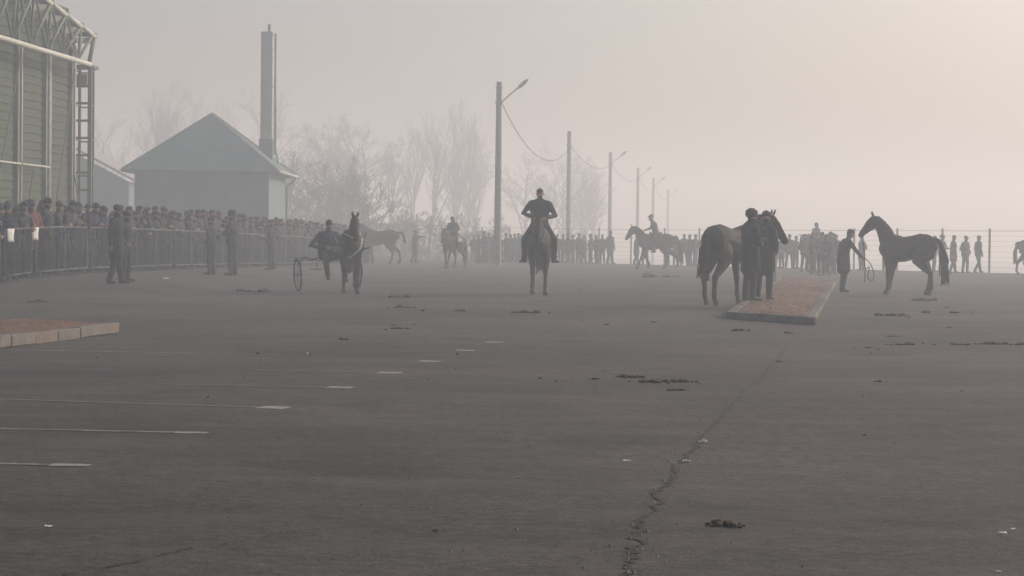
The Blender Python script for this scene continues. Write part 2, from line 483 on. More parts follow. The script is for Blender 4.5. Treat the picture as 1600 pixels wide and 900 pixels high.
# long island on the right: front edge, right side, back edge, left side
island('kerbed_island', [G(1135, 498), G(1273, 508), G(1306, 445), G(1216, 438)], [1, 1, 1, 1], 0.125, 1.0, 'long kerbed island of reddish soil beside the led horses')
a = G(187, 521); b = G(-30, 549.5); back = (a - b).normalized()
lft = Vector((-back.y, back.x, 0))
island('kerbed_island', [a + lft * 2.6 + back * .2, a, b, b + lft * 2.6], [1, 1, 0, 0], 0.145, 0.8, 'short end of a kerbed island of dry soil in the left foreground')

# ================================================================== the haze
allv = np.array(gv1 + gv2); mn = allv.min(0); mx = allv.max(0)
hz = MB(); lo = Vector((mn[0] - 4, mn[1] - 4, mn[2] - 1.0)); hi = Vector((mx[0] + 4, mx[1] + 4, 20.5))
hz.box((lo + hi) / 2, (hi - lo))
haze = hz.build('haze', [])
haze['kind'] = 'stuff'
hm = bpy.data.materials.new('haze'); hm.use_nodes = True; hn = hm.node_tree.nodes
for nd in list(hn):
    if nd.type != 'OUTPUT_MATERIAL': hn.remove(nd)
pv = hn.new('ShaderNodeVolumePrincipled')
pv.inputs['Color'].default_value = (*HAZE_COLOR, 1); pv.inputs['Density'].default_value = HAZE_DENSITY; pv.inputs['Absorption Color'].default_value = (.62, .42, .25, 1); pv.inputs['Anisotropy'].default_value = HAZE_ANISO
hm.node_tree.links.new(pv.outputs[0], [n for n in hn if n.type == 'OUTPUT_MATERIAL'][0].inputs['Volume'])
haze.data.materials.append(hm)

# ================================================================== the green hall on the left
HA, HK = 21.0, 0.076                                           # wall line x = -HA + HK * y
def hd(px): return HA / ((800 - px) / FPX + HK)
def wallp(y, z, out=0.0):
    n = Vector((1, -HK, 0)).normalized()
    return Vector((-HA + HK * y, y, z)) + n * out
hall_o = wallp(74.8, zt(*wallp(74.8, 0).xy))
hall = empty('green_hall', hall_o)
tag(hall, 'large green hall with slatted cladding, outside columns and open roof trusses', 'hall')
HV = lambda v: Vector(v) - hall_o
Y_COL = [74.8 - 3.05 * i for i in range(8)]
WALL_TOP = 9.0
inner = MB()                                                   # the body of the hall behind the cladding
nrm = Vector((1, -HK, 0)).normalized(); alg = Vector((HK, 1, 0)).normalized()
rot = Matrix((( alg.x, -nrm.x, 0), (alg.y, -nrm.y, 0), (0, 0, 1)))
yc = (Y_COL[0] + Y_COL[-1]) / 2; Lh = (Y_COL[0] - Y_COL[-1]) * math.sqrt(1 + HK * HK)
inner.box(HV(wallp(yc, WALL_TOP / 2 + .1, -9.05)), (Lh - .04, 18, WALL_TOP), 0, rot)
inner.build('wall', ['hall_dark'], hall)
ROWH = 0.265
plank = None
for i in range(7):
    ya, yb = Y_COL[i + 1], Y_COL[i]
    for k in range(33):
        if plank is None:
            pm = MB(); Ls = 3.05 * math.sqrt(1 + HK * HK) - .03
            # a lapped board: its lower edge stands proud
            prof = [(0, -.13), (.05, -.13), (.05, -.10), (.018, .115), (0, .115)]
            V = [(-Ls / 2, -y, z) for y, z in prof] + [(Ls / 2, -y, z) for y, z in prof]
            F = [(q, (q + 1) % 5, 5 + (q + 1) % 5, 5 + q) for q in range(5)] + [(4, 3, 2, 1, 0), (5, 6, 7, 8, 9)]
            pm.add(V, F); plank = mesh_of('siding_board', pm.V, pm.F, 'siding')
            bm = bmesh.new(); bm.from_mesh(plank); bmesh.ops.recalc_face_normals(bm, faces=bm.faces[:]); bm.to_mesh(plank); bm.free()
        o = obj('siding_board', plank, hall, HV(wallp((ya + yb) / 2, .5 + k * ROWH, 0.0)))
        o.rotation_euler = (0, 0, math.atan2(alg.y, alg.x))
for i, y in enumerate(Y_COL):
    c = MB(); c.box(HV(wallp(y, 4.35, .10)), (.16, .16, 8.7), 0, rot); c.build('column', ['steel_green'], hall)
    p = MB(); p.tube([HV(wallp(y + .42, .1, .13)), HV(wallp(y + .42, 7.4, .13))], .045, seg=8); p.build('downpipe', ['steel_pale'], hall, smooth=True)
    if i % 2: p = MB(); p.tube([HV(wallp(y + .72, .1, .10)), HV(wallp(y + .72, 8.2, .10))], .03, seg=8); p.build('downpipe', ['steel_pale'], hall, smooth=True)
for i in range(1, 7):
    r_ = MB(); r_.tube([HV(wallp(Y_COL[i] - .3, 3.55, .34)), HV(wallp(Y_COL[i + 1] - .1 if i < 6 else Y_COL[i] - 2, 3.55, .34))], .035, seg=8); r_.build('rail', ['steel_pale'], hall, smooth=True)
for (y0, z0, y1, z1) in ((71.9, 1.2, 74.6, 7.0), (74.6, 3.4, 75.3, 2.4), (68.8, 1.0, 69.9, 3.4), (65.8, 2, 68.5, 7)):
    b_ = MB(); b_.tube([HV(wallp(y0, z0, .3)), HV(wallp(y1, z1, .3))], .028, seg=6); b_.build('brace', ['steel_green'], hall)
# eaves pipe
def hp(px, py, out=0.6):                                       # a pixel on the vertical plane that stands `out` before the wall
    a = HA - out * math.sqrt(1 + HK * HK)
    d = a / ((800 - px) / FPX + HK)
    return P(px, py, d)
pp = MB(); e0 = hp(-140, 16, .9); e1 = hp(141, 101, .9); pp.tube([HV(e0), HV(e1)], .085, seg=10); pp.build('eaves_pipe', ['steel_pale'], hall, smooth=True)
# roof trusses: an outer plane and an inner plane, tied by cross beams
TOPC = [(148, 57), (127, 41), (103, 23), (80, 5), (54, -15), (26, -36), (-6, -60), (-40, -85)]
LOWC = [(139, 99), (122, 92), (98, 86), (74, 79), (48, 71), (20, 63), (-12, 53), (-44, 44)]
def roll_beam(name, a, b, w, m='steel_green'):
    q = MB(); q.tube([HV(a), HV(b)], w, seg=6, cap=0); q.build(name, [m], hall, smooth=True)
roof = [hp(*t, .75) for t in TOPC]; low = [hp(*t, .75) for t in LOWC]
for k in range(len(roof) - 1):
    roll_beam('truss_chord', roof[k], roof[k + 1], .085, 'steel_pale'); roll_beam('truss_chord', low[k], low[k + 1], .05)
    roll_beam('truss_web', roof[k], low[k], .075 if k == 0 else .05)
    if k == 0:
        roll_beam('truss_web', roof[0] - alg * .3, low[1], .05); roll_beam('truss_web', roof[1] + Vector((0, 0, -.4)), low[1], .055)
        roll_beam('truss_web', roof[2] + Vector((0, 0, -.75)), low[1], .05)
    else:
        roll_beam('truss_web', roof[k], low[k + 1], .05); roll_beam('truss_web', roof[k + 1], low[k], .045)
inw = -nrm
for k in range(len(roof)):                                     # cross beams over the roof
    st = roof[k] + Vector((0, 0, .03)); q = MB(); q.beam(HV(st + nrm * .06), HV(st + inw * 5 + Vector((0, 0, .5))), .30, .16); q.build('roof_beam', ['steel_green'], hall)
    st2 = roof[k] + Vector((0, 0, -.16)) + inw * .05; q = MB(); q.beam(HV(st2), HV(st2 - alg * 1.25 + inw * .3 + Vector((0, 0, -.08))), .13, .2); q.build('roof_beam', ['steel_green'], hall)
    if 0 < k:
        i2 = roof[k] + inw * 1.7 + Vector((0, 0, .25)); l2 = low[k] + inw * 1.2
        roll_beam('truss_web', i2, l2, .045); roll_beam('truss_web', roof[k] , l2, .04)
        if k + 1 < len(roof): roll_beam('truss_chord', i2, roof[k + 1] + inw * 1.7 + Vector((0, 0, .25)), .06); roll_beam('truss_web', i2, low[k + 1] + inw * 1.2, .04)
clad = MB()                                                     # dark boarding behind the trusses
q0 = [hp(104, 28, -.3), hp(80, 10, -.3), hp(54, -10, -.3), hp(-44, -80, -.3)]; q1 = [hp(104, 102, -.3), hp(80, 96, -.3), hp(54, 90, -.3), hp(-44, 62, -.3)]
for k in range(3):
    f = [HV(q0[k]), HV(q0[k + 1]), HV(q1[k + 1]), HV(q1[k])]; g_ = [v + inw * .2 for v in f]
    clad.add(f + g_, [(0, 1, 2, 3), (7, 6, 5, 4), (0, 4, 5, 1), (1, 5, 6, 2), (2, 6, 7, 3), (3, 7, 4, 0)])
clad.build('upper_cladding', ['siding'], hall)

# lattice mast beside the hall
mz = G(128, 430); md = 78.0
mA = P(107, 106, md); mB = P(141, 106, md); mtop = mA.z
mb0 = zt(mA.x, mA.y)
mast = empty('lattice_mast', ((mA.x + mB.x) / 2, md, mb0))
tag(mast, 'narrow steel lattice mast with ladder rungs at the end of the green hall', 'mast')
ML = lambda v: Vector(v) - Vector(mast.location)
legs = [Vector((mA.x, md, 0)), Vector((mB.x, md, 0)), Vector((mB.x - .05, md + .8, 0)), Vector((mA.x + .25, md + .8, 0))]
for k, l in enumerate(legs):
    q = MB(); q.beam(ML((l.x, l.y, mb0)), ML((l.x, l.y, mtop)), .14 if k in (0, 1) else .10); q.build('leg', ['steel_green'], mast)
nr = 9
for k in range(nr):
    z = mtop - .02 - k * .62
    if z < mb0: break
    q = MB(); q.beam(ML(legs[0] + Vector((0, 0, z))), ML(legs[1] + Vector((0, 0, z))), .07, .085); q.build('rung', ['steel_green'], mast)
    if k % 2 == 0:
        q = MB(); q.beam(ML(legs[3] + Vector((0, 0, z - .1))), ML(legs[2] + Vector((0, 0, z - .1))), .05); q.build('rung', ['steel_green'], mast)
        for u, v in ((0, 3), (1, 2)):
            q = MB(); q.beam(ML(legs[u] + Vector((0, 0, z - .05))), ML(legs[v] + Vector((0, 0, z - .05))), .05); q.build('rung', ['steel_green'], mast)
q = MB(); q.box(ML(((mA.x + mB.x) / 2, md + .4, mtop + .06)), (1.05, 1.05, .10)); q.build('cap_plate', ['steel_green'], mast)
q = MB(); zc = P(125, 126, md).z; q.box(ML((mA.x + .40, md + .1, zc)), (.52, .3, .46)); q.box(ML((mA.x + .40, md - .08, zc)), (.44, .06, .38)); q.build('floodlight', ['steel_green'], mast)

# ================================================================== the house with the tall flue
HY = 113.0
hx0 = P(210, 300, HY).x; hx1 = P(420, 300, HY).x; hdep = 8.2
ez = P(320, 266, HY).z; hcx = (hx0 + hx1) / 2
hb = zt(hcx, HY)
house = empty('green_house', (hcx, HY + hdep / 2, hb))
tag(house, 'small pale green house with a pointed hipped roof and tall metal flue', 'house')
hw = (hx1 - hx0) / 2; hh = ez - hb
q = MB(); q.box((0, 0, hh / 2 - .2), (2 * hw, hdep, hh + .3)); q.build('wall', ['house_wall'], house)
q = MB(); q.box((0, 0, .25), (2 * hw + .06, hdep + .06, .9)); q.build('plinth', ['kerb_grey'], house)
ov = .55; apz = P(333, 179, HY + hdep / 2).z - hb
rfV = [(-hw - ov, -hdep / 2 - ov, hh), (hw + ov, -hdep / 2 - ov, hh), (hw + ov, hdep / 2 + ov, hh), (-hw - ov, hdep / 2 + ov, hh), (0, -.45, apz), (0, .45, apz)]
rfV += [(x, y, hh - .14) for x, y, z in rfV[:4]]
rf = MB(); rf.add(rfV, [(0, 1, 4), (1, 2, 5, 4), (2, 3, 5), (3, 0, 4, 5), (1, 0, 6, 7), (2, 1, 7, 8), (3, 2, 8, 9), (0, 3, 9, 6), (6, 9, 8, 7)])
roof_o = rf.build('roof', ['house_roof'], house)
for a_, b_ in ((0, 4), (1, 4), (2, 5), (3, 5), (4, 5)):
    q = MB(); q.tube([Vector(rfV[a_]) + Vector((0, 0, .03)), Vector(rfV[b_]) + Vector((0, 0, .03))], .06, seg=6); q.build('ridge_cap', ['trim' if a_ == 1 else 'house_roof'], roof_o)
for s_ in (-1, 1):
    q = MB(); q.tube([(s_ * (hw + ov + .06), -hdep / 2 - ov, hh - .05), (s_ * (hw + ov + .06), hdep / 2 + ov, hh - .05)], .075, seg=8); q.build('gutter', ['trim'], roof_o, smooth=True)
q = MB(); q.tube([(-hw - ov, -hdep / 2 - ov - .06, hh - .05), (hw + ov, -hdep / 2 - ov - .06, hh - .05)], .07, seg=8); q.build('gutter', ['house_roof'], roof_o, smooth=True)
q = MB(); q.tube([(hw + ov + .05, hdep / 2 - .3, hh - .1), (hw + ov - .1, hdep / 2 - .3, hh - .35), (hw + .10, hdep / 2 - .3, hh - .62), (hw + .10, hdep / 2 - .3, .2)], .06, seg=8); q.build('downpipe', ['house_roof'], house, smooth=True)
q = MB(); q.tube([(-hw + .55, -hdep / 2 - .07, hh - .1), (-hw + .55, -hdep / 2 - .07, .2)], .05, seg=8); q.build('downpipe', ['house_roof'], house, smooth=True)
# flue
fl = P(417.5, 100, 118.6); fz = P(417.5, 50, 118.6).z - hb; fx = fl.x - hcx; fy = 118.6 - (HY + hdep / 2)
q = MB(); q.box((fx, fy, (fz + 3.4) / 2), (.62, .62, fz - 3.4)); chim = q.build('chimney', ['flue'], house)
q = MB(); q.box((fx - .02, fy, 5.2), (.72, .72, 1.7)); q.build('chimney_base', ['house_roof'], chim)
for z in (5.9, 7.4, 8.9, 10.4, fz - .12):
    q = MB(); q.box((fx, fy, z), (.68, .68, .07)); q.build('flue_band', ['flue'], chim)
q = MB(); q.tube([(fx + .1, fy, fz - .3), (fx + .1, fy, fz + .42)], .085, seg=10, cap=0); q.build('flue_tip', ['steel_green'], chim, smooth=True)
q = MB(); q.tube([(fx + .47, fy - .1, 5.2), (fx + .47, fy - .1, fz - .1)], .075, seg=10, cap=0); q.build('flue_pipe', ['lamp'], chim, smooth=True)
q = MB(); q.tube([(fx + .47, fy - .1, 5.6), (fx + .7, fy - .1, 4.6), (fx + .85, fy - .1, 4.3)], .06, seg=8, cap=0); q.build('flue_pipe', ['lamp'], chim, smooth=True)
for z in (5.9, 8.9, 10.9):
    q = MB(); q.box((fx + .38, fy - .1, z), (.2, .05, .05)); q.build('bracket', ['flue'], chim)
# low grey shed further back
sx1 = P(206, 300, 140).x; sz = P(206, 284, 140).z; sb = zt(sx1 - 5, 140)
shed = empty('grey_shed', (sx1 - 6, 144, sb)); tag(shed, 'low grey shed with pitched roof half hidden between mast and house', 'shed')
q = MB(); q.box((0, 0, (sz - sb) / 2), (11.6, 8, sz - sb)); q.build('wall', ['house_wall'], shed)
q = MB(); e_ = sz - sb
V = [(-6.2, -4.4, e_), (0, -4.4, e_ + 3.3), (6.2, -4.4, e_), (-6.2, 4.4, e_), (0, 4.4, e_ + 3.3), (6.2, 4.4, e_)]; V += [(x, y, z + .16) for x, y, z in V]
q.add(V, [(0, 1, 7, 6), (1, 2, 8, 7), (5, 4, 10, 11), (4, 3, 9, 10), (6, 7, 10, 9), (7, 8, 11, 10), (0, 3, 4, 1), (1, 4, 5, 2), (2, 5, 11, 8), (0, 6, 9, 3)]); q.build('roof', ['flue'], shed)
q = MB(); q.add([(-5.8, -3.99, e_), (5.8, -3.99, e_), (0, -3.99, e_ + 3.0), (-5.8, -3.8, e_), (5.8, -3.8, e_), (0, -3.8, e_ + 3.0)], [(0, 1, 2), (5, 4, 3), (0, 3, 4, 1), (1, 4, 5, 2), (2, 5, 3, 0)]); q.build('gable', ['house_wall'], shed)

# ================================================================== lamp posts and the cable
POLES = [(780, 128, 112.0, True, 'tall concrete lamp post nearest the crowd, with raised lamp arm'), (889.5, 205, 161.5, False, 'bare concrete pole holding the cable, second in the row'),
         (954, 238, 198.0, True, 'third lamp post in the row, fading into the haze'), (997, 262, 239.0, True, 'fourth lamp post in the row, very faint in the haze'),
         (1021, 278, 278.0, True, 'fifth lamp post in the row, almost lost in the haze'), (1044, 296, 325.0, True, 'farthest lamp post in the row, barely visible')]
attach = []
for px, py, d, lamp, lab in POLES:
    top = P(px, py, d); bz = zt(top.x, top.y); h = top.z - bz
    o = empty('lamp_post' if lamp else 'utility_pole', (top.x, top.y, bz)); tag(o, lab, 'lamp post' if lamp else 'pole', 'row of concrete poles')
    q = MB(); n_ = 8
    q.tube([(0, 0, -.1), (0, 0, h * .5), (0, 0, h)], [(.22, .2), (.185, .17), (.15, .14)], seg=8, cap=0); q.build('post', ['concrete'], o)
    q = MB(); q.box((0, 0, h - 1.05), (.40, .38, .09)); q.box((0, 0, h - .3), (.36, .34, .06)); q.build('clamp', ['lamp'], o)
    if lamp:
        a_ = Vector((.12, 0, h - 1.05)); e_ = Vector((1.0, -.05, h - .28)); q = MB(); q.tube([a_, a_.lerp(e_, .5) + Vector((0, 0, .02)), e_], .04, seg=6); q.build('arm', ['lamp'], o, smooth=True)
        d_ = (e_ - a_).normalized(); q = MB(); q.tube([e_ - d_ * .06, e_ + d_ * .12, e_ + d_ * .4, e_ + d_ * .62], [.05, (.13, .1), (.16, .11), (.07, .05)], seg=10); q.build('lamp_head', ['lamp'], o, smooth=True)
    attach.append(Vector((top.x + .15, top.y, top.z - 1.1)))
for k in range(5):
    a_, b_ = attach[k].copy(), attach[k + 1].copy(); sag = 1.9 if k == 0 else .9
    pts = [a_.lerp(b_, i / 20) - Vector((0, 0, sag * 4 * (i / 20) * (1 - i / 20))) for i in range(21)]
    q = MB(); q.tube([p - a_ for p in pts], .022, side=(1, 0, 0), seg=5); o = q.build('overhead_cable', ['cable'], None, a_)
    tag(o, ('dark cable sagging from the nearest lamp post to the second pole', 'cable running on from the second pole to the third', 'faint cable between third and fourth poles', 'faint cable between fourth and fifth poles', 'faint cable to the farthest pole')[k], 'cable', 'cables between the poles')

# ================================================================== wire fence along the far edge
t0_, t1_ = -42.0, 62.0
fence = empty('wire_fence', (FA.x, FA.y, 0)); tag(fence, 'tall wire fence on slim posts along the far edge of the lot', 'fence')
FL = lambda t, z: Vector((FT.x * t + FN.x * .25, FT.y * t + FN.y * .25, zt(FA.x + FT.x * t, FA.y + FT.y * t) + z))
pm = None
nposts = int((t1_ - t0_) / 3.05)
for k in range(nposts + 1):
    t = t0_ + k * 3.05 + .35
    if pm is None:
        q = MB(); q.box((0, 0, .98), (.085, .085, 2.2)); q.box((0, 0, 2.1), (.1, .1, .03)); pm = mesh_of('fence_post', q.V, q.F, 'fence_wire')
    obj('fence_post', pm, fence, FL(t, 0))
for z in (.25, .5, .75, 1.0, 1.25, 1.5, 1.75, 2.0):
    q = MB(); q.tube([FL(t0_, z), FL(t1_ * .5, z), FL(t1_, z)], .004 if z < 1.9 else .010, side=(0, 0, 1), seg=4, cap=0); q.build('wire', ['fence_wire'], fence)

# ================================================================== bare trees behind
def tree_meshes(seed, H, spread, upright, dense, r0):
    g = random.Random(seed); tr = MB(); cr = MB()
    def branch(mb, p, d, L_, r, lvl):
        n = 4 if lvl < 2 else 3; pts = [p]; dd = d.copy()
        for i in range(n):
            dd = (dd + Vector((g.uniform(-1, 1), g.uniform(-1, 1), g.uniform(-.4, 1) * upright)) * (.16 if lvl < 3 else .22)).normalized()
            pts.append(pts[-1] + dd * (L_ / n))
        rr = [r * (1 - .72 * i / n) for i in range(n + 1)]
        mb.tube(pts, rr, side=(.3, .9, .2), seg=7 if lvl == 0 else (5 if lvl == 1 else 3), cap=0)
        return pts, rr
    tp, tr_r = branch(tr, Vector((0, 0, -.3)), Vector((g.uniform(-.05, .05), g.uniform(-.05, .05), 1)), H * .78, r0, 0)
    def along(pts, rr, t):
        k = min(int(t * (len(pts) - 1)), len(pts) - 2); u = t * (len(pts) - 1) - k
        return pts[k].lerp(pts[k + 1], u), rr[k] * (1 - u) + rr[k + 1] * u, (pts[k + 1] - pts[k]).normalized()
    def kids(pts, rr, L_, lvl, cnt, t0):
        for i in range(cnt):
            t = t0 + (1 - t0) * (i + g.random()) / cnt; p, r, d = along(pts, rr, min(t, .995))
            a = g.uniform(0, 6.283); side_ = Vector((math.cos(a), math.sin(a), 0)); side_ = (side_ - d * side_.dot(d))
            side_ = side_.normalized() if side_.length > .05 else Vector((1, 0, 0))
            sp = spread * g.uniform(.6, 1.25); dd = (d * (1 - sp * .5) + side_ * sp + Vector((0, 0, .35 * upright))).normalized()
            l2 = L_ * g.uniform(.75, 1.2) * (1.15 - .55 * t)
            q = branch(cr, p, dd, l2, max(r * (.62 if lvl == 1 else .6), .009), lvl)
            if lvl < 4: kids(q[0], q[1], l2 * .52, lvl + 1, (0, 7, 6, int(4 * dense))[lvl], .22)
    kids(tp, tr_r, H * .42, 1, 13, .22)
    return mesh_of('trunk', tr.V, tr.F, 'bark', smooth=True), mesh_of('crown', cr.V, cr.F, 'twig')
TV = [tree_meshes(11, 13, .75, .7, 1.0, .20), tree_meshes(12, 14, .5, 1.1, 1.0, .17), tree_meshes(13, 11, .8, .6, 1.3, .19), tree_meshes(14, 14, .42, 1.3, .8, .15)]
SV = [tree_meshes(21, 5, .85, .6, 1.3, .07), tree_meshes(22, 6, .7, .8, 1.3, .08)]
TREES = [(185, 170, 165, 0), (228, 135, 160, 1), (262, 170, 175, 2), (300, 158, 172, 3), (345, 150, 178, 1), (384, 140, 165, 0), (455, 205, 172, 2), (487, 200, 168, 0), (515, 184, 155, 2), (548, 180, 158, 0), (572, 186, 163, 2),
         (604, 212, 172, 1), (640, 190, 178, 3), (668, 170, 170, 1), (700, 163, 174, 3), (728, 195, 182, 0), (752, 208, 186, 1), (822, 222, 186, 2), (852, 230, 190, 0), (880, 238, 194, 2), (912, 246, 190, 0), (936, 258, 205, 1)]
BASEH = [13, 14, 11, 14]
TORD = ['first', 'second', 'third', 'fourth', 'fifth', 'sixth', 'seventh', 'eighth', 'ninth', 'tenth', 'eleventh', 'twelfth', 'thirteenth', 'fourteenth', 'fifteenth', 'sixteenth', 'seventeenth', 'fifth last', 'fourth last', 'third last', 'second last', 'last']
for k, (px, py, d, v) in enumerate(TREES):
    d *= 1.55
    top = P(px, py, d); bz = zt(top.x, d); o = empty('bare_tree', (top.x, d, bz), rng.uniform(0, 6.28))
    s = (top.z - bz) / BASEH[v] * 1.0; o.scale = (s * rng.uniform(.95, 1.25), s * rng.uniform(.95, 1.25), s)
    wh = 'rising behind the green hall and house' if px < 440 else ('right of the house' if px < 620 else ('left of the tall lamp post' if px < 770 else 'right of the tall lamp post'))
    tag(o, ['broad bare tree ', 'tall slender bare tree ', 'dense bushy bare tree ', 'thin upright bare tree '][v] + wh + f', {TORD[k]} tree from the left', 'tree', 'bare trees in the haze')
    obj('trunk', TV[v][0], o); obj('crown', TV[v][1], o)
for k in range(24):
    px = 455 + k * 20 + rng.uniform(-6, 6); d = rng.uniform(165, 195); p = P(px, 376, d); bz = zt(p.x, d)
    o = empty('bare_shrub', (p.x, d, bz), rng.uniform(0, 6.28)); s = rng.uniform(1.0, 1.5) * (1.05 - k * .018); o.scale = (s * 1.5, s * 1.5, s)
    tag(o, 'leafless shrub in the thicket under the bare trees behind the crowd', 'shrub', 'bare shrubs behind the crowd')
    m = SV[k % 2]; obj('trunk', m[0], o); obj('crown', m[1], o)

# ================================================================== people
def vec(*a): return Vector(a)
def hand(extras, w, d, inner, curl=.5, spread=1.0):
    """palm and five fingers at wrist w, pointing along d, palm turned to `inner`"""
    d = Vector(d).normalized(); n = Vector(inner); n = (n - d * n.dot(d))
    n = n.normalized() if n.length > 1e-3 else Vector((0, 0, -1))
    s = d.cross(n)                                            # towards the little finger or the thumb
    extras.append(([w - d * .02, w + d * .035, w + d * .085], [(.030, .022), (.040, .020), (.038, .016)], s, 0, 8))
    for k, (off, ln) in enumerate(((-.029, .062), (-.0095, .074), (.0095, .080), (.029, .070))):
        b = w + d * .082 + s * off * spread; pts = [b]; dd = d.copy()
        for q in range(3):
            a = curl * (.55 + .2 * q); dd = (dd * math.cos(a) + n * math.sin(a)).normalized(); n2 = n
            pts.append(pts[-1] + dd * (ln * (.42, .33, .25)[q]))
        extras.append((pts, [.0098, .0092, .0085, .0068], s, 0, 6))
    b = w + d * .03 + s * .034; td = (d * .75 + s * .55 + n * .45).normalized(); t2 = (d * .9 + n * .55).normalized()
    extras.append(([b, b + td * .035, b + td * .035 + t2 * .03, b + td * .035 + t2 * .05], [.012, .0115, .010, .0075], s, 0, 6))

def human_mesh(name, J=None, coat='short', bulk=1.0, head=(0, 0), mats=None, curl=.6, voxel=.0165, hood=False):
    """one continuous body facing +x; J overrides joints, head = (yaw, pitch down)"""
    D = dict(pelvis=(0, 0, .95), chest=(.01, 0, 1.28), neck=(.0, 0, 1.47), head=None,
             shL=(0, .185, 1.41), shR=(0, -.185, 1.41), elL=(-.02, .25, 1.12), elR=(-.02, -.25, 1.12), wrL=(.08, .22, .88), wrR=(.08, -.22, .88),
             hipL=(0, .09, .90), hipR=(0, -.09, .90), knL=(.02, .11, .49), knR=(.02, -.11, .49), anL=(-.02, .12, .085), anR=(-.02, -.12, .085), toL=None, toR=None,
             inL=(0, -1, 0), inR=(0, 1, 0))
    if J: D.update(J)
    D = {k: (Vector(v) if v is not None else None) for k, v in D.items()}
    pe, chs, ne = D['pelvis'], D['chest'], D['neck']
    T = []; X = []
    up = (ne - chs).normalized(); side = (D['shL'] - D['shR']); side.z *= .3; side.normalize()
    b = bulk; fwd = side.cross(Vector((0, 0, 1))).normalized()
    lo_ = pe + Vector((0, 0, -.06))
    wst = pe.lerp(chs, .42)
    T.append(([lo_, pe + Vector((0, 0, .05)), wst, chs, chs.lerp(ne, .6), ne], [(.165 * b, .12 * b), (.175 * b, .13 * b), (.165 * b, .125 * b), (.195 * b, .14 * b), (.155 * b, .115 * b), (.075, .075)], side, 1))
    T.append(([D['shL'], chs.lerp(ne, .62), D['shR']], [.068 * b, (.09, .09), .068 * b], up, 1))
    T.append(([ne - up * .06, ne + up * .03], [(.085, .08), (.07, .07)], side, 1))       # collar
    for s in 'LR': T.append(([ne + up * .01, ne.lerp(D['sh' + s], .5) + Vector((0, 0, .012)), D['sh' + s]], [.062, .058, .06], fwd, 1))     # slope of the shoulders
    if coat == 'long':
        m = (D['hipL'] + D['hipR']) / 2; hem = (D['knL'] + D['knR']) / 2
        T.append(([pe + Vector((0, 0, .1)), m.lerp(hem, .3), m.lerp(hem, .72)], [(.18 * b, .14 * b), (.19 * b, .148 * b), (.192 * b, .152 * b)], side, 1))
    elif coat == 'short':
        m = (D['hipL'] + D['hipR']) / 2; hem = (D['knL'] + D['knR']) / 2
        T.append(([pe + Vector((0, 0, .1)), m.lerp(hem, .12)], [(.18 * b, .138 * b), (.185 * b, .142 * b)], side, 1))
    for s in 'LR':
        sh, el, wr, hi_, kn, an = (D[k + s] for k in ('sh', 'el', 'wr', 'hip', 'kn', 'an'))
        ba = 1 + (b - 1) * .55
        T.append(([sh, sh.lerp(el, .5), el, el.lerp(wr, .45), wr], [.066 * ba, .058 * ba, .052 * ba, .048 * ba, .040 * ba], (1, 0, 0) if abs((el - sh).x) < .2 else (0, 0, 1), 1))
        T.append(([hi_ + Vector((0, 0, .02)), hi_.lerp(kn, .35), kn, kn.lerp(an, .4), an], [.098, .092, .075, .072, .064], (0, 1, 0), 2))
        to = D['to' + s]
        if to is None:
            to = an + Vector((.19, .035 if s == 'L' else -.035, -.045))
        ft = (to - an); ft.z = 0; ft = ft.normalized()
        heel = an - ft * .05 + Vector((0, 0, to.z - an.z))
        T.append(([heel, heel.lerp(to, .5) + Vector((0, 0, .018)), to], [(.038, .034), (.046, .042), (.040, .028)], Vector((0, 0, 1)).cross(ft), 3))
        T.append(([an + Vector((0, 0, .03)), heel.lerp(an, .3)], [.045, .040], (0, 1, 0), 3))
        hd = (wr - el).normalized()
        hand(X, wr, hd, D['in' + s], curl)
    hc = D['head'] if D['head'] is not None else ne + up * .06 + Vector((.035, 0, .105))
    yaw, pit = head; f = fwd * math.cos(yaw) + side * math.sin(yaw); f.z = -math.sin(pit); f.normalize(); sd = Vector((0, 0, 1)).cross(f).normalized(); u = f.cross(sd)
    h = lambda a, bb, c: hc + f * a + sd * bb + u * c
    T.append(([ne - up * .03, h(-.02, 0, -.06)], [.064, .060], side, 0))
    T.append(([h(.028, 0, -.105), h(.018, 0, -.065), h(.003, 0, 0), h(-.008, 0, .055), h(-.008, 0, .09)], [(.042, .05), (.058, .075), (.074, .094), (.073, .093), (.055, .07)], sd, 0))
    X.append(([h(.088, 0, .012), h(.108, 0, -.022), h(.096, 0, -.034)], [(.010, .008), (.015, .013), (.017, .01)], sd, 0, 6))
    for q in (-1, 1):
        X.append(([h(-.01, q * .076, .018), h(-.014, q * .081, -.005), h(-.008, q * .076, -.03)], [(.008, .012), (.010, .017), (.007, .009)], sd, 0, 6))
        X.append(([h(.084, q * .026, .014), h(.084, q * .042, .013)], [(.006, .007), (.006, .006)], u, 4, 5))
        X.append(([h(.088, q * .018, .028), h(.082, q * .05, .028)], [(.006, .005), (.004, .004)], u, 4, 5))
    X.append(([h(.090, -.022, -.058), h(.094, 0, -.058), h(.090, .022, -.058)], [.004, .006, .004], u, 4, 5))
    if hood: T.append(([h(-.05, 0, -.1), h(-.03, 0, 0), h(-.02, 0, .07)], [(.09, .085), (.095, .095), (.07, .075)], sd, 1))
    me = fuse(name, T, X, mats or ['skin', 'black', 'charcoal', 'shoe', 'eye'], voxel, 4)
    return me, (hc, f, sd, u)

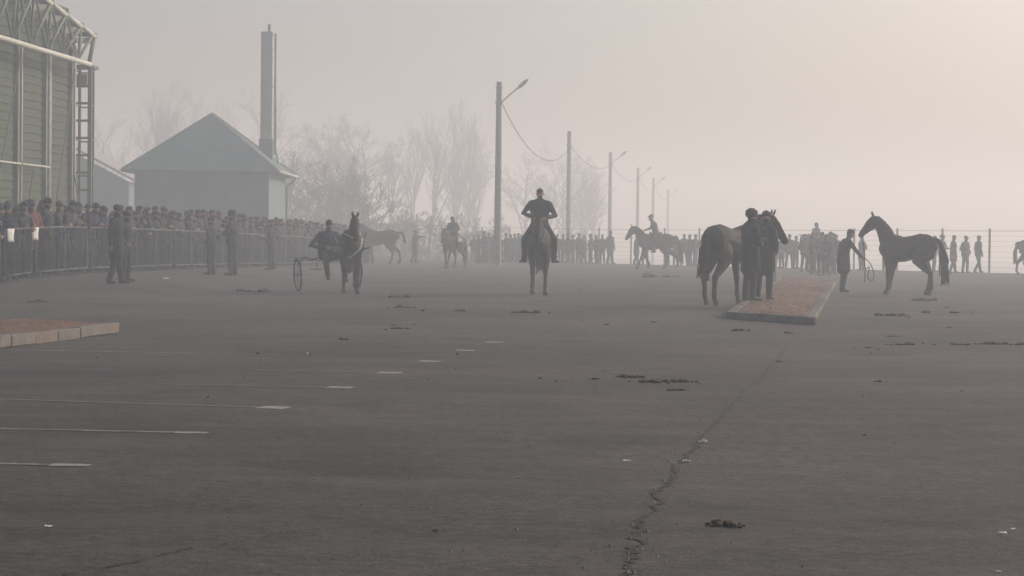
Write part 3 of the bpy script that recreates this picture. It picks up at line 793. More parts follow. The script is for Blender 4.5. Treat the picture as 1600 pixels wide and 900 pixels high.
def hat_mesh(kind, frame):
    hc, f, sd, u = frame; h = lambda a, b, c: hc + f * a + sd * b + u * c; q = MB()
    if kind == 'cap':                                          # flat cap with a short peak
        q.tube([h(-.01, 0, .035), h(-.008, 0, .07), h(0, 0, .11), h(.01, 0, .128)], [(.083, .102), (.092, .112), (.085, .105), (.05, .065)], sd, 12, cap=.1)
        q.tube([h(.08, 0, .052), h(.125, 0, .045), h(.15, 0, .034)], [(.065, .012), (.055, .009), (.03, .006)], sd, 10, cap=.2)
    elif kind == 'beanie':
        q.tube([h(-.01, 0, .025), h(-.01, 0, .055), h(-.012, 0, .10), h(-.014, 0, .125)], [(.085, .104), (.087, .107), (.080, .099), (.055, .068)], sd, 12, cap=.4)
        q.tube([h(-.01, 0, .022), h(-.01, 0, .052)], [(.091, .110), (.091, .110)], sd, 12, cap=.1)
    elif kind == 'fur':
        q.tube([h(-.01, 0, .01), h(-.01, 0, .06), h(-.012, 0, .12), h(-.012, 0, .15)], [(.098, .118), (.105, .125), (.10, .118), (.06, .07)], sd, 12, cap=.3)
    else:                                                      # short hair
        q.tube([h(-.045, 0, -.045), h(-.038, 0, 0), h(-.022, 0, .05), h(-.012, 0, .095), h(-.01, 0, .112)], [(.058, .055), (.074, .072), (.080, .090), (.068, .085), (.04, .055)], sd, 12, cap=.4)
        q.tube([h(.0, 0, .060), h(.006, 0, .085), h(.0, 0, .112)], [(.080, .094), (.074, .090), (.045, .06)], sd, 12, cap=.3)
    return mesh_of({'cap': 'flat_cap', 'beanie': 'knit_hat', 'fur': 'fur_hat'}.get(kind, 'hair'), q.V, q.F, 'black', smooth=True)
HATNAME = {'cap': 'flat_cap', 'beanie': 'knit_hat', 'fur': 'fur_hat', 'hair': 'hair'}

def paint_slots(o, names):
    for i, n in enumerate(names):
        o.material_slots[i].link = 'OBJECT'; o.material_slots[i].material = M[n]
def person(body, hat, loc, rz, scale, jacket, trousers, hatcol, label, group=None, parts=()):
    o = obj('person', body, None, loc); o.rotation_euler = (0, 0, rz); o.scale = (scale,) * 3
    paint_slots(o, ['skin', jacket, trousers, 'shoe', 'eye'])
    if hat is not None:
        c = obj(hat.name.split('.')[0], hat, o); paint_slots(c, [hatcol])
    tag(o, label, 'person', group); return o

CJ = []                                                        # bodies shared by the crowd
def crowd_body(J, coat, bulk, head, hats, hood=False):
    me, fr = human_mesh('person', J, coat, bulk, head, hood=hood, voxel=.019); CJ.append((me, [(k, hat_mesh(k, fr)) for k in hats]))
pockets = dict(elL=(-.10, .27, 1.13), elR=(-.10, -.27, 1.13), wrL=(.10, .17, .98), wrR=(.10, -.17, .98))
crowd_body(pockets, 'short', 1.12, (0, .05), ['beanie', 'cap', 'hair'])
crowd_body(dict(elL=(.06, .27, 1.14), elR=(.06, -.27, 1.14), wrL=(.25, -.06, 1.18), wrR=(.27, .06, 1.14), inL=(-1, 0, 0), inR=(-1, 0, 0)), 'short', 1.15, (.3, 0), ['beanie', 'fur', 'hair'])   # arms folded
crowd_body(dict(wrL=(.05, .26, .87), wrR=(.02, -.27, .87), anL=(.06, .14, .085), anR=(-.1, -.13, .085)), 'long', 1.1, (-.35, .1), ['cap', 'beanie', 'hair'])
crowd_body(dict(elL=(.12, .24, 1.16), wrL=(.32, .10, 1.40), inL=(0, -1, .3), elR=(.05, -.27, 1.14), wrR=(.22, -.1, 1.05)), 'short', 1.1, (0, -.02), ['beanie', 'hair', 'cap'])                # holding up a telephone
crowd_body(dict(pelvis=(-.12, 0, .93), chest=(.06, 0, 1.25), neck=(.14, 0, 1.42), shL=(.12, .19, 1.35), shR=(.12, -.19, 1.35), elL=(.18, .26, 1.08), elR=(.18, -.26, 1.08), wrL=(.38, .16, 1.15), wrR=(.38, -.16, 1.15),
                hipL=(-.12, .09, .88), hipR=(-.12, -.09, .88)), 'short', 1.12, (.15, .15), ['cap', 'beanie', 'hair'])                                                                          # leaning on the rail
crowd_body(pockets, 'long', 1.14, (.4, .05), ['hair', 'beanie'], True)

crowd_body(dict(elL=(-.06, .31, 1.13), elR=(-.06, -.31, 1.13), wrL=(.12, .20, 1.0), wrR=(.12, -.20, 1.0), knL=(.02, .14, .49), anL=(-.02, .17, .085), knR=(.02, -.14, .49), anR=(-.02, -.17, .085)), 'short', 1.3, (.1, .1), ['cap', 'hair', 'beanie'])      # broad, hands in pockets

rider_J = dict(pelvis=(.0, 0, 1.60), chest=(.03, 0, 1.93), neck=(.03, 0, 2.12), shL=(.03, .19, 2.06), shR=(.03, -.19, 2.06), elL=(.08, .36, 1.82), elR=(.08, -.36, 1.80), wrL=(.33, .13, 1.74), wrR=(.33, -.13, 1.74),
               hipL=(.02, .11, 1.57), hipR=(.02, -.11, 1.57), knL=(.28, .345, 1.24), knR=(.28, -.345, 1.24), anL=(.06, .33, .80), anR=(.06, -.33, .80), toL=(.21, .44, .74), toR=(.21, -.44, .74), inL=(0, -.5, -1), inR=(0, .5, -1))

# ================================================================== horses
def horse(name, coat, poll=(1.02, 0, 1.93), muzzle=(1.36, 0, 1.52), legs=None, tail='hang', loc=(0, 0, 0), rz=0.0, scale=1.0, tack='bridle', white=False, points='points', belly=1.0, neck_mid=None, mane_side=1):
    """faces +x; legs = {FL,FR,HL,HR: (dx, lift)}"""
    legs = legs or {}; T = []; X = []
    rows = [(-.84, 1.20, .08, .07), (-.78, 1.23, .20, .17), (-.62, 1.245, .295, .25), (-.40, 1.245, .325, .275), (-.15, 1.20, .31, .275), (.10, 1.155, .325, .295), (.32, 1.17, .355, .275), (.48, 1.20, .365, .225), (.62, 1.17, .31, .20), (.73, 1.13, .20, .14)]
    T.append(([(x, 0, z) for x, z, _, _ in rows], [(ry * belly, rz_) for _, _, rz_, ry in rows], (0, 1, 0), 0))
    poll = Vector(poll); muz = Vector(muzzle); nb = Vector((.56, 0, 1.27))
    nm = Vector(neck_mid) if neck_mid else nb.lerp(poll, .52) + Vector((-.045, 0, .04))
    cp_ = curve_pts([nb - Vector((.15, 0, .1)), nb, nm, poll - (poll - nm) * .12], 9)
    rr = [(.18, .31), (.17, .295), (.155, .275), (.14, .25), (.126, .222), (.114, .195), (.104, .172), (.096, .152), (.088, .13)]
    T.append((cp_, rr, (0, 1, 0) if abs(poll.y) < .2 else Vector((0, 0, 1)).cross(poll - nb), 0))
    hd = (muz - poll).normalized(); hs = Vector((0, 0, 1)).cross(hd); hs = hs.normalized() if hs.length > .1 else Vector((0, 1, 0))
    hu = hd.cross(hs)
    L_ = .60; hp_ = lambda t, up=0.0, sd=0.0: poll + hd * (t * L_) + hu * up + hs * sd
    if hu.z < 0: hu = -hu
    T.append(([hp_(-.08, -.03), hp_(.12, -.035), hp_(.32, -.045), hp_(.55, -.03), hp_(.78, -.02), hp_(.95, -.03)], [(.07, .08), (.092, .135), (.098, .152), (.076, .112), (.064, .086), (.064, .074)], hs, 0))
    T.append(([hp_(.86, .0, .02), hp_(.98, -.015, .02)], [(.05, .05), (.045, .05)], hs, 1))
    for q in (-1, 1):
        e0 = hp_(-.05, .055, q * .05); e1 = e0 + (hu * .9 - hd * .55 + hs * q * .25).normalized() * .135
        X.append(([e0, e0.lerp(e1, .35), e0.lerp(e1, .75), e1], [(.022, .018), (.034, .02), (.024, .014), (.005, .004)], hs, 0, 8))
        X.append(([hp_(.27, .035, q * .078), hp_(.33, .03, q * .080)], [(.012, .018), (.012, .018)], hu, 3, 6))
        X.append(([hp_(.93, .012, q * .045), hp_(.97, -.01, q * .046)], [(.010, .014), (.010, .014)], hu, 3, 6))
    for key, s in (('FL', 1), ('FR', -1)):
        dx, lf = legs.get(key, (0, 0)); y = s * .155
        sh = Vector((.56, s * .12, 1.18)); el = Vector((.47, y, .90)); kn = Vector((.50 + dx * .5 + lf * .55, y * .95, .49 + lf * .35)); fe = Vector((.50 + dx - lf * .25, y * .92, .165 + lf)); ho = fe + Vector((.055 - lf * .35, 0, -.105 + min(lf, .1) * .4))
        T.append(([sh, el, el.lerp(kn, .35), el.lerp(kn, .8)], [(.11, .18), (.095, .145), (.076, .10), (.058, .068)], (0, 1, 0), 0))
        T.append(([el.lerp(kn, .75), kn, kn.lerp(fe, .2), kn.lerp(fe, .6), fe], [(.056, .065), (.060, .068), (.047, .053), (.042, .049), (.051, .057)], (0, 1, 0), 1))
        T.append(([fe, fe.lerp(ho, .6)], [(.048, .054), (.045, .05)], (0, 1, 0), 1)); d_ = (ho - fe).normalized()
        T.append(([ho - d_ * .03, ho + Vector((.02, 0, -.035))], [(.054, .058), (.068, .078)], (0, 1, 0), 2))
    for key, s in (('HL', 1), ('HR', -1)):
        dx, lf = legs.get(key, (0, 0)); y = s * .15
        hip = Vector((-.52, s * .13, 1.22)); st = Vector((-.36 + dx * .2 + lf * .3, s * .17, .93 + lf * .1)); hk = Vector((-.70 + dx * .72 - lf * .1, y, .53 + lf * .35)); fe = Vector((-.69 + dx + lf * .3, y * .95, .17 + lf)); ho = fe + Vector((.06 - lf * .2, 0, -.11 + min(lf, .1) * .4))
        T.append(([hip, st.lerp(hip, .45) + Vector((-.06, 0, 0)), st], [(.14, .26), (.145, .245), (.12, .185)], (0, 1, 0), 0))
        T.append(([st, st.lerp(hk, .45), st.lerp(hk, .85)], [(.115, .175), (.088, .13), (.062, .08)], (0, 1, 0), 0))
        T.append(([st.lerp(hk, .8), hk, hk.lerp(fe, .22), hk.lerp(fe, .65), fe], [(.058, .074), (.061, .082), (.050, .060), (.045, .052), (.052, .059)], (0, 1, 0), 1))
        T.append(([fe, fe.lerp(ho, .6)], [(.048, .054), (.045, .05)], (0, 1, 0), 1)); d_ = (ho - fe).normalized()
        T.append(([ho - d_ * .03, ho + Vector((.02, 0, -.03))], [(.054, .058), (.067, .076)], (0, 1, 0), 2))
    me = fuse(name, T, X, [coat, points, 'hoof', 'eye'], .018, 3)
    # the whole skin is one mesh: the horse itself
    zmin = min(v.co.z for v in me.vertices)
    o = obj(name, me, None, loc); o.rotation_euler = (0, 0, rz); o.scale = (scale,) * 3
    o.location.z -= zmin * scale
    g = random.Random(hash(name) % 999 + int(abs(loc[0]) * 10))
    # tail of long hair
    q = MB(); root = Vector((-.83, 0, 1.40))
    n_ = 90
    for k in range(n_):
        a = g.uniform(0, 6.28); r = .035 * math.sqrt(g.random()); st = root + Vector((0, r * math.cos(a), r * math.sin(a)))
        if tail == 'hang': c = [st, st + Vector((-.07 + g.gauss(0, .01), g.gauss(0, .015), -.12)), st + Vector((-.10 + g.gauss(0, .03), g.gauss(0, .04), -.45)), st + Vector((-.10 + g.gauss(0, .05), g.gauss(0, .055), -.62 - g.random() * .35))]
        elif tail == 'full': c = [st, st + Vector((-.12 + g.gauss(0, .01), g.gauss(0, .02), -.06)), st + Vector((-.24 + g.gauss(0, .035), g.gauss(0, .04), -.45)), st + Vector((-.30 + g.gauss(0, .055), g.gauss(0, .05), -.85 - g.random() * .33))]
        else: c = [st, st + Vector((-.14 + g.gauss(0, .01), g.gauss(0, .02), .02)), st + Vector((-.24 + g.gauss(0, .02), g.gauss(0, .03), -.16)), st + Vector((-.27 + g.gauss(0, .03), g.gauss(0, .03), -.32 - g.random() * .14))]
        w_ = g.uniform(.012, .022); q.tube(curve_pts(c, 8), [w_, w_ * 1.3, w_ * 1.5, w_ * 1.5, w_ * 1.3, w_ * 1.1, w_ * .8, w_ * .35], (0, 1, 0), 5, cap=0)
    dk = [root + Vector((.06, 0, .02)), root + Vector((-.03, 0, .0)), root + Vector((-.10, 0, -.07 if tail != 'raised' else .02))]; q.tube(dk, [.06, .052, .045], (0, 1, 0), 8)
    q.build('tail', ['points'], o, smooth=True)
    # mane down the crest, and the forelock
    q = MB()
    for k in range(46):
        t = k / 45; i = min(int(t * 7), 6) + 1; u_ = t * 7 - int(min(t * 7, 6.999)); p = Vector(cp_[i]).lerp(Vector(cp_[min(i + 1, 8)]), u_)
        tang = (Vector(cp_[min(i + 1, 8)]) - Vector(cp_[max(i - 1, 0)])).normalized(); sdv = Vector((0, 0, 1)).cross(tang)
        sdv = sdv.normalized() if sdv.length > .1 else Vector((0, 1, 0)); nv = tang.cross(sdv); nv = nv if nv.z > 0 or nv.x < 0 else -nv
        rad = rr[i][1] * (1 - u_) + rr[min(i + 1, 8)][1] * u_; b_ = p + nv * (rad - .012)
        ln = g.uniform(.14, .24); c = [b_ - nv * .02, b_ + nv * .025 + sdv * mane_side * .015, b_ + sdv * mane_side * .07 - nv * .02 + Vector((g.gauss(0, .012), 0, -ln * .35)), b_ + sdv * mane_side * .10 - nv * .05 + Vector((g.gauss(0, .02), 0, -ln))]
        q.tube(curve_pts(c, 6), [.014, .016, .016, .014, .011, .004], tang, 5, cap=0)
    for k in range(7):
        b_ = hp_(-.04, .065, g.uniform(-.03, .03)); q.tube([b_, b_ + hd * .08 + hu * .02, b_ + hd * .2 + hu * .005], [.012, .013, .004], hs, 5, cap=0)
    q.build('mane', ['points'], o, smooth=True)
    if tack:
        q = MB()
        def band(t, a, b_, r=.011):
            c = hp_(t, -.035); q.tube([c + hs * (a * math.cos(th)) + hu * (b_ * math.sin(th)) for th in [2 * math.pi * i / 14 for i in range(15)]], r, hd, 5, cap=0)
        band(.05, .086, .118); band(.66, .070, .096)
        for s in (-1, 1): q.tube([hp_(.05, 0, s * .088), hp_(.3, -.03, s * .098), hp_(.66, -.03, s * .073), hp_(.84, -.055, s * .062)], .009, hu, 5, cap=0)
        q.build('bridle', ['strap_white' if white else 'leather'], o, smooth=True)
    o['_bit'] = tuple(hp_(.86, -.06)); return o
def saddle(h):
    q = MB(); V = []; F = []
    for i in range(9):
        x = -.24 + .50 * i / 8; lift = .05 * abs(i - 4) / 4 + (.05 if i > 6 else 0) + (.06 if i < 2 else 0)
        for k in range(13):
            a = R(-100 + 200 * k / 12); w = .315 + .012; hz_ = .35
            V.append((x * (1 + .1 * math.cos(a)), w * math.sin(a), 1.15 + (hz_ + lift * max(0, math.cos(a))) * math.cos(a) + .01))
            if i and k: b = i * 13 + k; F.append((b - 14, b - 13, b, b - 1))
    me = mesh_of('saddle', V, F, 'leather', smooth=True); o = obj('saddle', me, h)
    m = o.modifiers.new('s', 'SOLIDIFY'); m.thickness = .03
    q = MB()
    for s in (-1, 1):
        q.tube([(.06, s * .335, 1.2), (.08, s * .37, .86)], .010, (1, 0, 0), 5); q.tube([(.05, s * .40, .78), (.10, s * .41, .87), (.15, s * .40, .78), (.10, s * .42, .74), (.05, s * .40, .78)], .009, (0, 1, 0), 5)
    q.build('stirrups', ['leather'], h)
def reins(h, hands, m='leather', r=.008):
    bit = Vector(h['_bit']); q = MB()
    for hnd in hands:
        hnd = Vector(hnd); s = .06 if hnd.y > 0 else -.06; a = bit + Vector((0, s, 0)); mid = a.lerp(hnd, .5) + Vector((0, s * 1.2, -.10)); q.tube(curve_pts([a, mid, hnd], 8), r, (0, 0, 1), 5)
    q.build('reins', [m], h, smooth=True)

# ================================================================== riders, led horses, the sulky
def foot(px, py):                                             # on the lot, never beyond its fence
    d = ray(px, py); p = G(px, py); o_ = Vector((0, 0, CAM_H)); t = p.y / d.y
    while ((o_ + d * t).x - FA.x) * FN.x + ((o_ + d * t).y - FA.y) * FN.y > -1.2: t *= 0.995
    p = o_ + d * t; p.z = zt(p.x, p.y); return p
# --- central rider coming straight on
p = foot(842, 461); hc = horse('horse', 'dark_bay', poll=(1.03, -.02, 1.70), muzzle=(1.24, -.02, 1.22), legs={'FL': (-.10, 0), 'FR': (.22, .02), 'HL': (.25, 0), 'HR': (-.15, .04)}, loc=p, rz=R(-91), scale=1.05, belly=1.06)
tag(hc, 'dark bay saddle horse walking straight on in the middle of the lot', 'horse'); saddle(hc); reins(hc, [(.42, .12, 1.72), (.42, -.12, 1.72)])
me, fr = human_mesh('person', dict(rider_J, elL=(.05, .36, 1.79), elR=(.05, -.38, 1.84), shL=(.03, .21, 2.06), shR=(.03, -.20, 2.07)), 'none', 1.2, (0, .05))
person(me, hat_mesh('hair', fr), hc.location, R(-91), 1.05, 'charcoal', 'black', 'hair', 'bare-headed rider in dark jacket on the horse coming straight on')
# --- rider behind on the left
p = foot(708, 420); h3 = horse('horse', 'bay', poll=(.98, .05, 1.72), muzzle=(1.22, .10, 1.26), legs={'FL': (.30, .03), 'FR': (-.10, 0), 'HL': (-.15, 0), 'HR': (.28, .02)}, tail='full', loc=p, rz=R(-118), scale=.98)
tag(h3, 'bay horse walking past left of the tall lamp post with a hooded rider', 'horse'); saddle(h3); reins(h3, [(.4, .1, 1.72), (.4, -.1, 1.72)])
me, fr = human_mesh('person', dict(rider_J, neck=(.08, 0, 2.08), chest=(.04, 0, 1.9), shL=(.06, .20, 2.02), shR=(.06, -.20, 2.02), elL=(.06, .32, 1.78), elR=(.06, -.32, 1.78)), 'none', 1.3, (0, .15), hood=True)
person(me, hat_mesh('beanie', fr), h3.location, R(-118), .98, 'grey', 'black', 'charcoal', 'stout hooded rider left of the tall lamp post')
# --- rider in the haze, side on
p = foot(1024, 421); h5 = horse('horse', 'chestnut', poll=(1.02, 0, 1.80), muzzle=(1.30, 0, 1.34), legs={'FL': (.25, 0), 'FR': (-.22, .05), 'HL': (-.30, .05), 'HR': (.22, 0)}, tail='full', loc=p, rz=R(178), scale=1.08)
tag(h5, 'hazy chestnut horse seen side on, ridden towards the left', 'horse'); saddle(h5); reins(h5, [(.5, .1, 1.68), (.5, -.1, 1.68)])
me, fr = human_mesh('person', dict(rider_J, chest=(.08, 0, 1.92), neck=(.17, 0, 2.09), shL=(.14, .19, 2.03), shR=(.14, -.19, 2.03), elL=(.22, .27, 1.80), elR=(.22, -.27, 1.80), wrL=(.46, .10, 1.70), wrR=(.46, -.10, 1.70)), 'none', 1.1, (0, .1))
person(me, hat_mesh('cap', fr), h5.location, R(178), 1.08, 'olive', 'charcoal', 'black', 'stooping rider in a flat cap, side on in the haze')
# --- black horse by the island, with two men
p = foot(1139, 477); h6 = horse('horse', 'black_coat', poll=(.96, -.36, 1.70), muzzle=(.98, -.72, 1.24), neck_mid=(.86, -.12, 1.56), legs={'FL': (.05, 0), 'FR': (-.05, 0), 'HL': (.02, 0), 'HR': (-.10, 0)}, tail='hang', loc=p, rz=R(53), scale=1.06, belly=1.03)
tag(h6, 'glossy black horse standing beside the long kerbed island', 'horse')
def on_island(px, py): return G(px, py, .14)
me, fr = human_mesh('person', dict(elL=(.06, .27, 1.15), wrL=(.28, .05, 1.20), elR=(.02, -.27, 1.13), wrR=(.24, -.06, 1.10)), 'long', 1.2, (-.2, .05))
person(me, hat_mesh('fur', fr), on_island(1171, 471), R(30), 1.03, 'black', 'charcoal', 'black', 'man in long dark coat and round hat at the black horse\'s shoulder')
me, fr = human_mesh('person', dict(elL=(.04, .28, 1.15), wrL=(.27, .12, 1.28), inL=(0, 0, -1), elR=(-.05, -.27, 1.13), wrR=(.12, -.2, .95), chest=(.03, 0, 1.28), neck=(.06, 0, 1.47)), 'long', 1.22, (.15, .18))
person(me, hat_mesh('cap', fr), on_island(1193, 469), R(65), 1.02, 'charcoal', 'black', 'black', 'second man in dark coat and cap, under the black horse\'s neck')
me, fr = human_mesh('person', dict(elR=(.1, -.25, 1.15), wrR=(.33, -.1, 1.22)), 'short', 1.05, (.2, .1))
person(me, hat_mesh('hair', fr), foot(1208, 446), R(200), .98, 'tan', 'pale', 'hair', 'person in pale trousers half hidden behind the black horse\'s head')
bitw = h6.matrix_basis @ Vector(h6['_bit'])
q = MB(); a_ = bitw; b_ = on_island(1193, 469) + Vector((-.02, .25, 1.25)); q.tube([v - a_ for v in curve_pts([a_, a_.lerp(b_, .5) - Vector((0, 0, .15)), b_], 8)], .009, (0, 0, 1), 5); o = q.build('lead_rope', ['rope'], None, a_)
tag(o, 'short dark lead rope from the black horse\'s head to the man in the cap', 'rope')
# --- horse on the right with its handler
p = foot(1417, 461); h7 = horse('horse', 'dark_bay', poll=(.92, .17, 1.95), muzzle=(1.16, .40, 1.56), legs={'FL': (-.02, 0), 'FR': (.12, 0), 'HL': (-.12, 0), 'HR': (.14, 0)}, tail='full', loc=p, rz=R(138), scale=1.0)
tag(h7, 'dark bay horse with raised head and long tail, led on a rope', 'horse')
me, fr = human_mesh('person', dict(chest=(.04, 0, 1.27), neck=(.13, 0, 1.42), shL=(.08, .19, 1.37), shR=(.08, -.19, 1.37), elR=(.26, -.22, 1.14), wrR=(.46, -.16, .96), inR=(0, .3, 1), elL=(.0, .27, 1.10), wrL=(.14, .22, .90),
                              knL=(.05, .12, .49), anL=(.02, .13, .085), knR=(.0, -.1, .49), anR=(-.07, -.12, .085)), 'long', 1.18, (0, .35))
hn_ = person(me, hat_mesh('hair', fr), foot(1317, 457), R(14), 1.0, 'charcoal', 'black', 'hair', 'stooping handler in dark coat leading the horse with raised head')
hw_ = Matrix.Translation(hn_.location) @ Matrix.Rotation(R(14), 4, 'Z') @ Vector((.54, -.15, .91)); bt = h7.matrix_basis @ Vector(h7['_bit'])
q = MB(); c_ = [bt, bt.lerp(hw_, .35) + Vector((.03, 0, -.25)), bt.lerp(hw_, .6) + Vector((.05, 0, -.50)), hw_ + Vector((.14, 0, -.22)), hw_ + Vector((.10, 0, -.50)), hw_ + Vector((.22, .02, -.58)), hw_ + Vector((.27, .02, -.42)), hw_ + Vector((.17, 0, -.14)), hw_, hw_ + Vector((.03, .02, -.3)), hw_ + Vector((.02, .02, -.62))]
q.tube([v - hw_ for v in curve_pts(c_, 60)], .014, (0, 1, 0), 6); o = q.build('lead_rope', ['rope'], None, hw_, True); tag(o, 'looped lead rope hanging between handler and horse with raised head', 'rope')
# --- horse at the right frame edge
p = foot(1619, 430); h8 = horse('horse', 'bay', legs={'HL': (-.16, 0), 'HR': (.2, .02)}, tail='hang', loc=p, rz=R(-4), scale=1.0)
tag(h8, 'bay horse mostly cut off by the right frame edge, tail showing', 'horse')
# --- horse behind the trotter
p = foot(594, 413); h2 = horse('horse', 'bay', poll=(1.06, 0, 1.78), muzzle=(1.36, 0, 1.35), legs={'FL': (.08, 0), 'FR': (-.2, 0), 'HL': (.18, 0), 'HR': (-.24, .02)}, tail='raised', loc=p, rz=R(184), scale=1.12)
tag(h2, 'grey-brown hazy horse standing side on behind the sulky', 'horse')
# --- knot of people with a rider beyond the island
p = foot(1276, 421); h9 = horse('horse', 'bay', poll=(1.02, .12, 1.62), muzzle=(1.16, .2, 1.12), legs={'FL': (.15, 0), 'HR': (.15, 0)}, loc=p, rz=R(-152), scale=1.0)
tag(h9, 'bay horse with lowered head among the knot of people beyond the island', 'horse'); saddle(h9); reins(h9, [(.4, .1, 1.68), (.4, -.1, 1.68)])
me, fr = human_mesh('person', dict(rider_J), 'none', 1.2, (0, .1), hood=True)
person(me, hat_mesh('beanie', fr), h9.location, R(-152), .97, 'grey', 'black', 'charcoal', 'hooded rider above the knot of people beyond the island')

# --- sulky, trotter and driver
sk = foot(512, 455.5); SR = R(-71)
sd_ = Vector((math.cos(SR), math.sin(SR), 0))
sulky = empty('sulky', sk, SR); tag(sulky, 'light two-wheeled racing sulky with slim shafts behind the trotting horse', 'sulky')
WR = .40
for s in (-1, 1):
    w = empty('wheel'); w.parent = sulky; w.location = (0, s * .76, WR); w.rotation_euler = (R(-4 * s), 0, 0)
    ringp = lambda r, n=33: [(r * math.cos(2 * math.pi * i / (n - 1)), 0, r * math.sin(2 * math.pi * i / (n - 1))) for i in range(n)]
    q = MB(); q.tube(ringp(WR - .022), .022, (0, 1, 0), 8, cap=0); q.build('tyre', ['rubber'], w, smooth=True)
    q = MB(); q.tube(ringp(WR - .052), .013, (0, 1, 0), 6, cap=0); q.build('rim', ['sulky'], w, smooth=True)
    q = MB(); q.tube([(0, -.05, 0), (0, .05, 0)], .03, (1, 0, 0), 10); q.build('hub', ['sulky'], w, smooth=True)
    sp = None
    for k in range(16):
        a = 2 * math.pi * k / 16
        if sp is None: q = MB(); q.tube([(.02, 0, 0), (WR - .05, 0, 0)], .0028, (0, 1, 0), 4, cap=0); sp = mesh_of('spoke', q.V, q.F, 'galv')
        o = obj('spoke', sp, w); o.rotation_euler = (0, a, 0)
    q = MB(); q.tube([(0, s * .69, WR), (-.02, s * .68, .78), (.05, s * .52, .86)], .018, (0, 1, 0), 7); q.build('fork', ['sulky'], sulky, smooth=True)
    q = MB(); q.tube([(0, s * .84, WR), (-.02, s * .84, .80), (.02, s * .60, .84)], .014, (0, 1, 0), 7); q.build('fork', ['sulky'], sulky, smooth=True)
    q = MB(); q.tube(curve_pts([(-.05, s * .55, .82), (.5, s * .50, .78), (1.2, s * .42, .92), (2.0, s * .37, 1.06), (2.55, s * .36, 1.10)], 18), .021, (0, 0, 1), 8); q.build('shaft', ['sulky'], sulky, smooth=True)
    q = MB(); q.tube([(.75, s * .62, .56), (.75, s * .32, .56)], .014, (1, 0, 0), 6); q.tube([(.75, s * .46, .80), (.75, s * .46, .56)], .014, (1, 0, 0), 6); q.build('foot_rest', ['sulky'], sulky, smooth=True)
q = MB(); q.tube(curve_pts([(-.02, -.58, .82), (-.06, 0, .76), (-.02, .58, .82)], 12), .022, (1, 0, 0), 8); q.build('axle_arch', ['sulky'], sulky, smooth=True)
q = MB(); q.tube([(-.22, 0, .80), (-.1, 0, .795), (.10, 0, .795), (.18, 0, .79)], [(.10, .02), (.20, .03), (.20, .03), (.12, .02)], (0, 1, 0), 12); q.build('seat', ['leather'], sulky, smooth=True)
h1 = horse('horse', 'dark_bay', poll=(1.00, .04, 1.80), muzzle=(1.28, .07, 1.36), legs={'FL': (.05, 0), 'FR': (.10, .24), 'HL': (-.18, .10), 'HR': (.22, 0)}, loc=sk + Vector((.70, -1.85, 0)), rz=R(-83), scale=.97, white=False)
h1.location.z = zt(h1.location.x, h1.location.y) + h1.location.z - sk.z
tag(h1, 'dark bay trotter with pricked ears pulling the sulky', 'horse')
q = MB(); q.tube([(.12, .30 * math.sin(a), 1.15 + .345 * math.cos(a)) for a in [2 * math.pi * i / 20 for i in range(21)]], .018, (1, 0, 0), 6, cap=0); q.tube(curve_pts([(.12, .31, 1.25), (.5, .29, 1.22), (.80, 0, 1.16), (.5, -.29, 1.22), (.12, -.31, 1.25)], 20), .022, (0, 0, 1), 6, cap=0); q.build('harness', ['leather'], h1, smooth=True)
q = MB(); q.tube(curve_pts([(.60, .23, 1.34), (.76, .22, 1.22), (.80, .16, 1.06), (.80, .02, .92), (.74, -.08, .86)], 18), .021, (0, 0, 1), 7); q.build('breast_strap', ['strap_white'], h1, smooth=True)
q = MB(); b_ = Vector(h1['_bit']); q.tube(curve_pts([b_ + Vector((0, -.06, 0)), (.75, -.30, 1.48), (.2, -.42, 1.46), (-.9, -.30, 1.25), (-1.62, -.12, 1.10)], 24), .009, (0, 0, 1), 6); q.build('rein', ['strap_white'], h1, smooth=True)
q = MB(); q.tube(curve_pts([b_ + Vector((0, .06, 0)), (.75, .26, 1.46), (.2, .36, 1.44), (-.9, .26, 1.25), (-1.62, .12, 1.10)], 24), .013, (0, 0, 1), 6); q.build('rein', ['leather'], h1, smooth=True)
me, fr = human_mesh('person', dict(pelvis=(-.06, 0, .93), chest=(-.02, 0, 1.28), neck=(.03, 0, 1.46), shL=(0, .20, 1.39), shR=(0, -.20, 1.39), elL=(.06, .40, 1.14), elR=(.06, -.46, 1.12), wrL=(.32, .14, 1.08), wrR=(.32, -.14, 1.08), inL=(0, -1, -.3), inR=(0, 1, -.3),
    hipL=(-.02, .11, .88), hipR=(-.02, -.11, .88), knL=(.42, .36, .92), knR=(.36, -.16, .84), anL=(.76, .40, .66), anR=(.42, -.10, .38), toL=(.92, .42, .70), toR=(.58, -.12, .31)), 'short', 1.42, (0, .05))
person(me, hat_mesh('beanie', fr), sk, SR, 1.0, 'navy', 'black', 'black', 'sulky driver in dark jacket and knitted hat, one leg hanging down')

# ================================================================== standing people out on the lot
me, fr = human_mesh('person', dict(shR=(.05, -.18, 1.42), elR=(.28, -.2, 1.43), wrR=(.52, -.2, 1.44), inR=(0, 0, -1), knL=(-.04, .12, .49), anL=(-.18, .13, .085), knR=(.08, -.1, .49), anR=(.06, -.11, .085), chest=(-.02, 0, 1.28), neck=(-.02, 0, 1.47)), 'long', 1.15, (0, 0), curl=.1)
person(me, hat_mesh('cap', fr), foot(648, 411), R(4), 1.02, 'charcoal', 'black', 'black', 'man standing with one arm stretched out, pointing right')
me_w, fr_w = human_mesh('person', dict(knL=(.12, .1, .50), anL=(.20, .1, .10), knR=(-.02, -.1, .49), anR=(-.24, -.1, .12), toR=(-.1, -.12, .04)), 'short', 1.1, (0, .05))
person(me_w, hat_mesh('hair', fr_w), foot(1528, 426), R(20), 1.0, 'charcoal', 'jeans', 'hair', 'man in dark jacket walking alone beside the fence, rightmost of the far people')
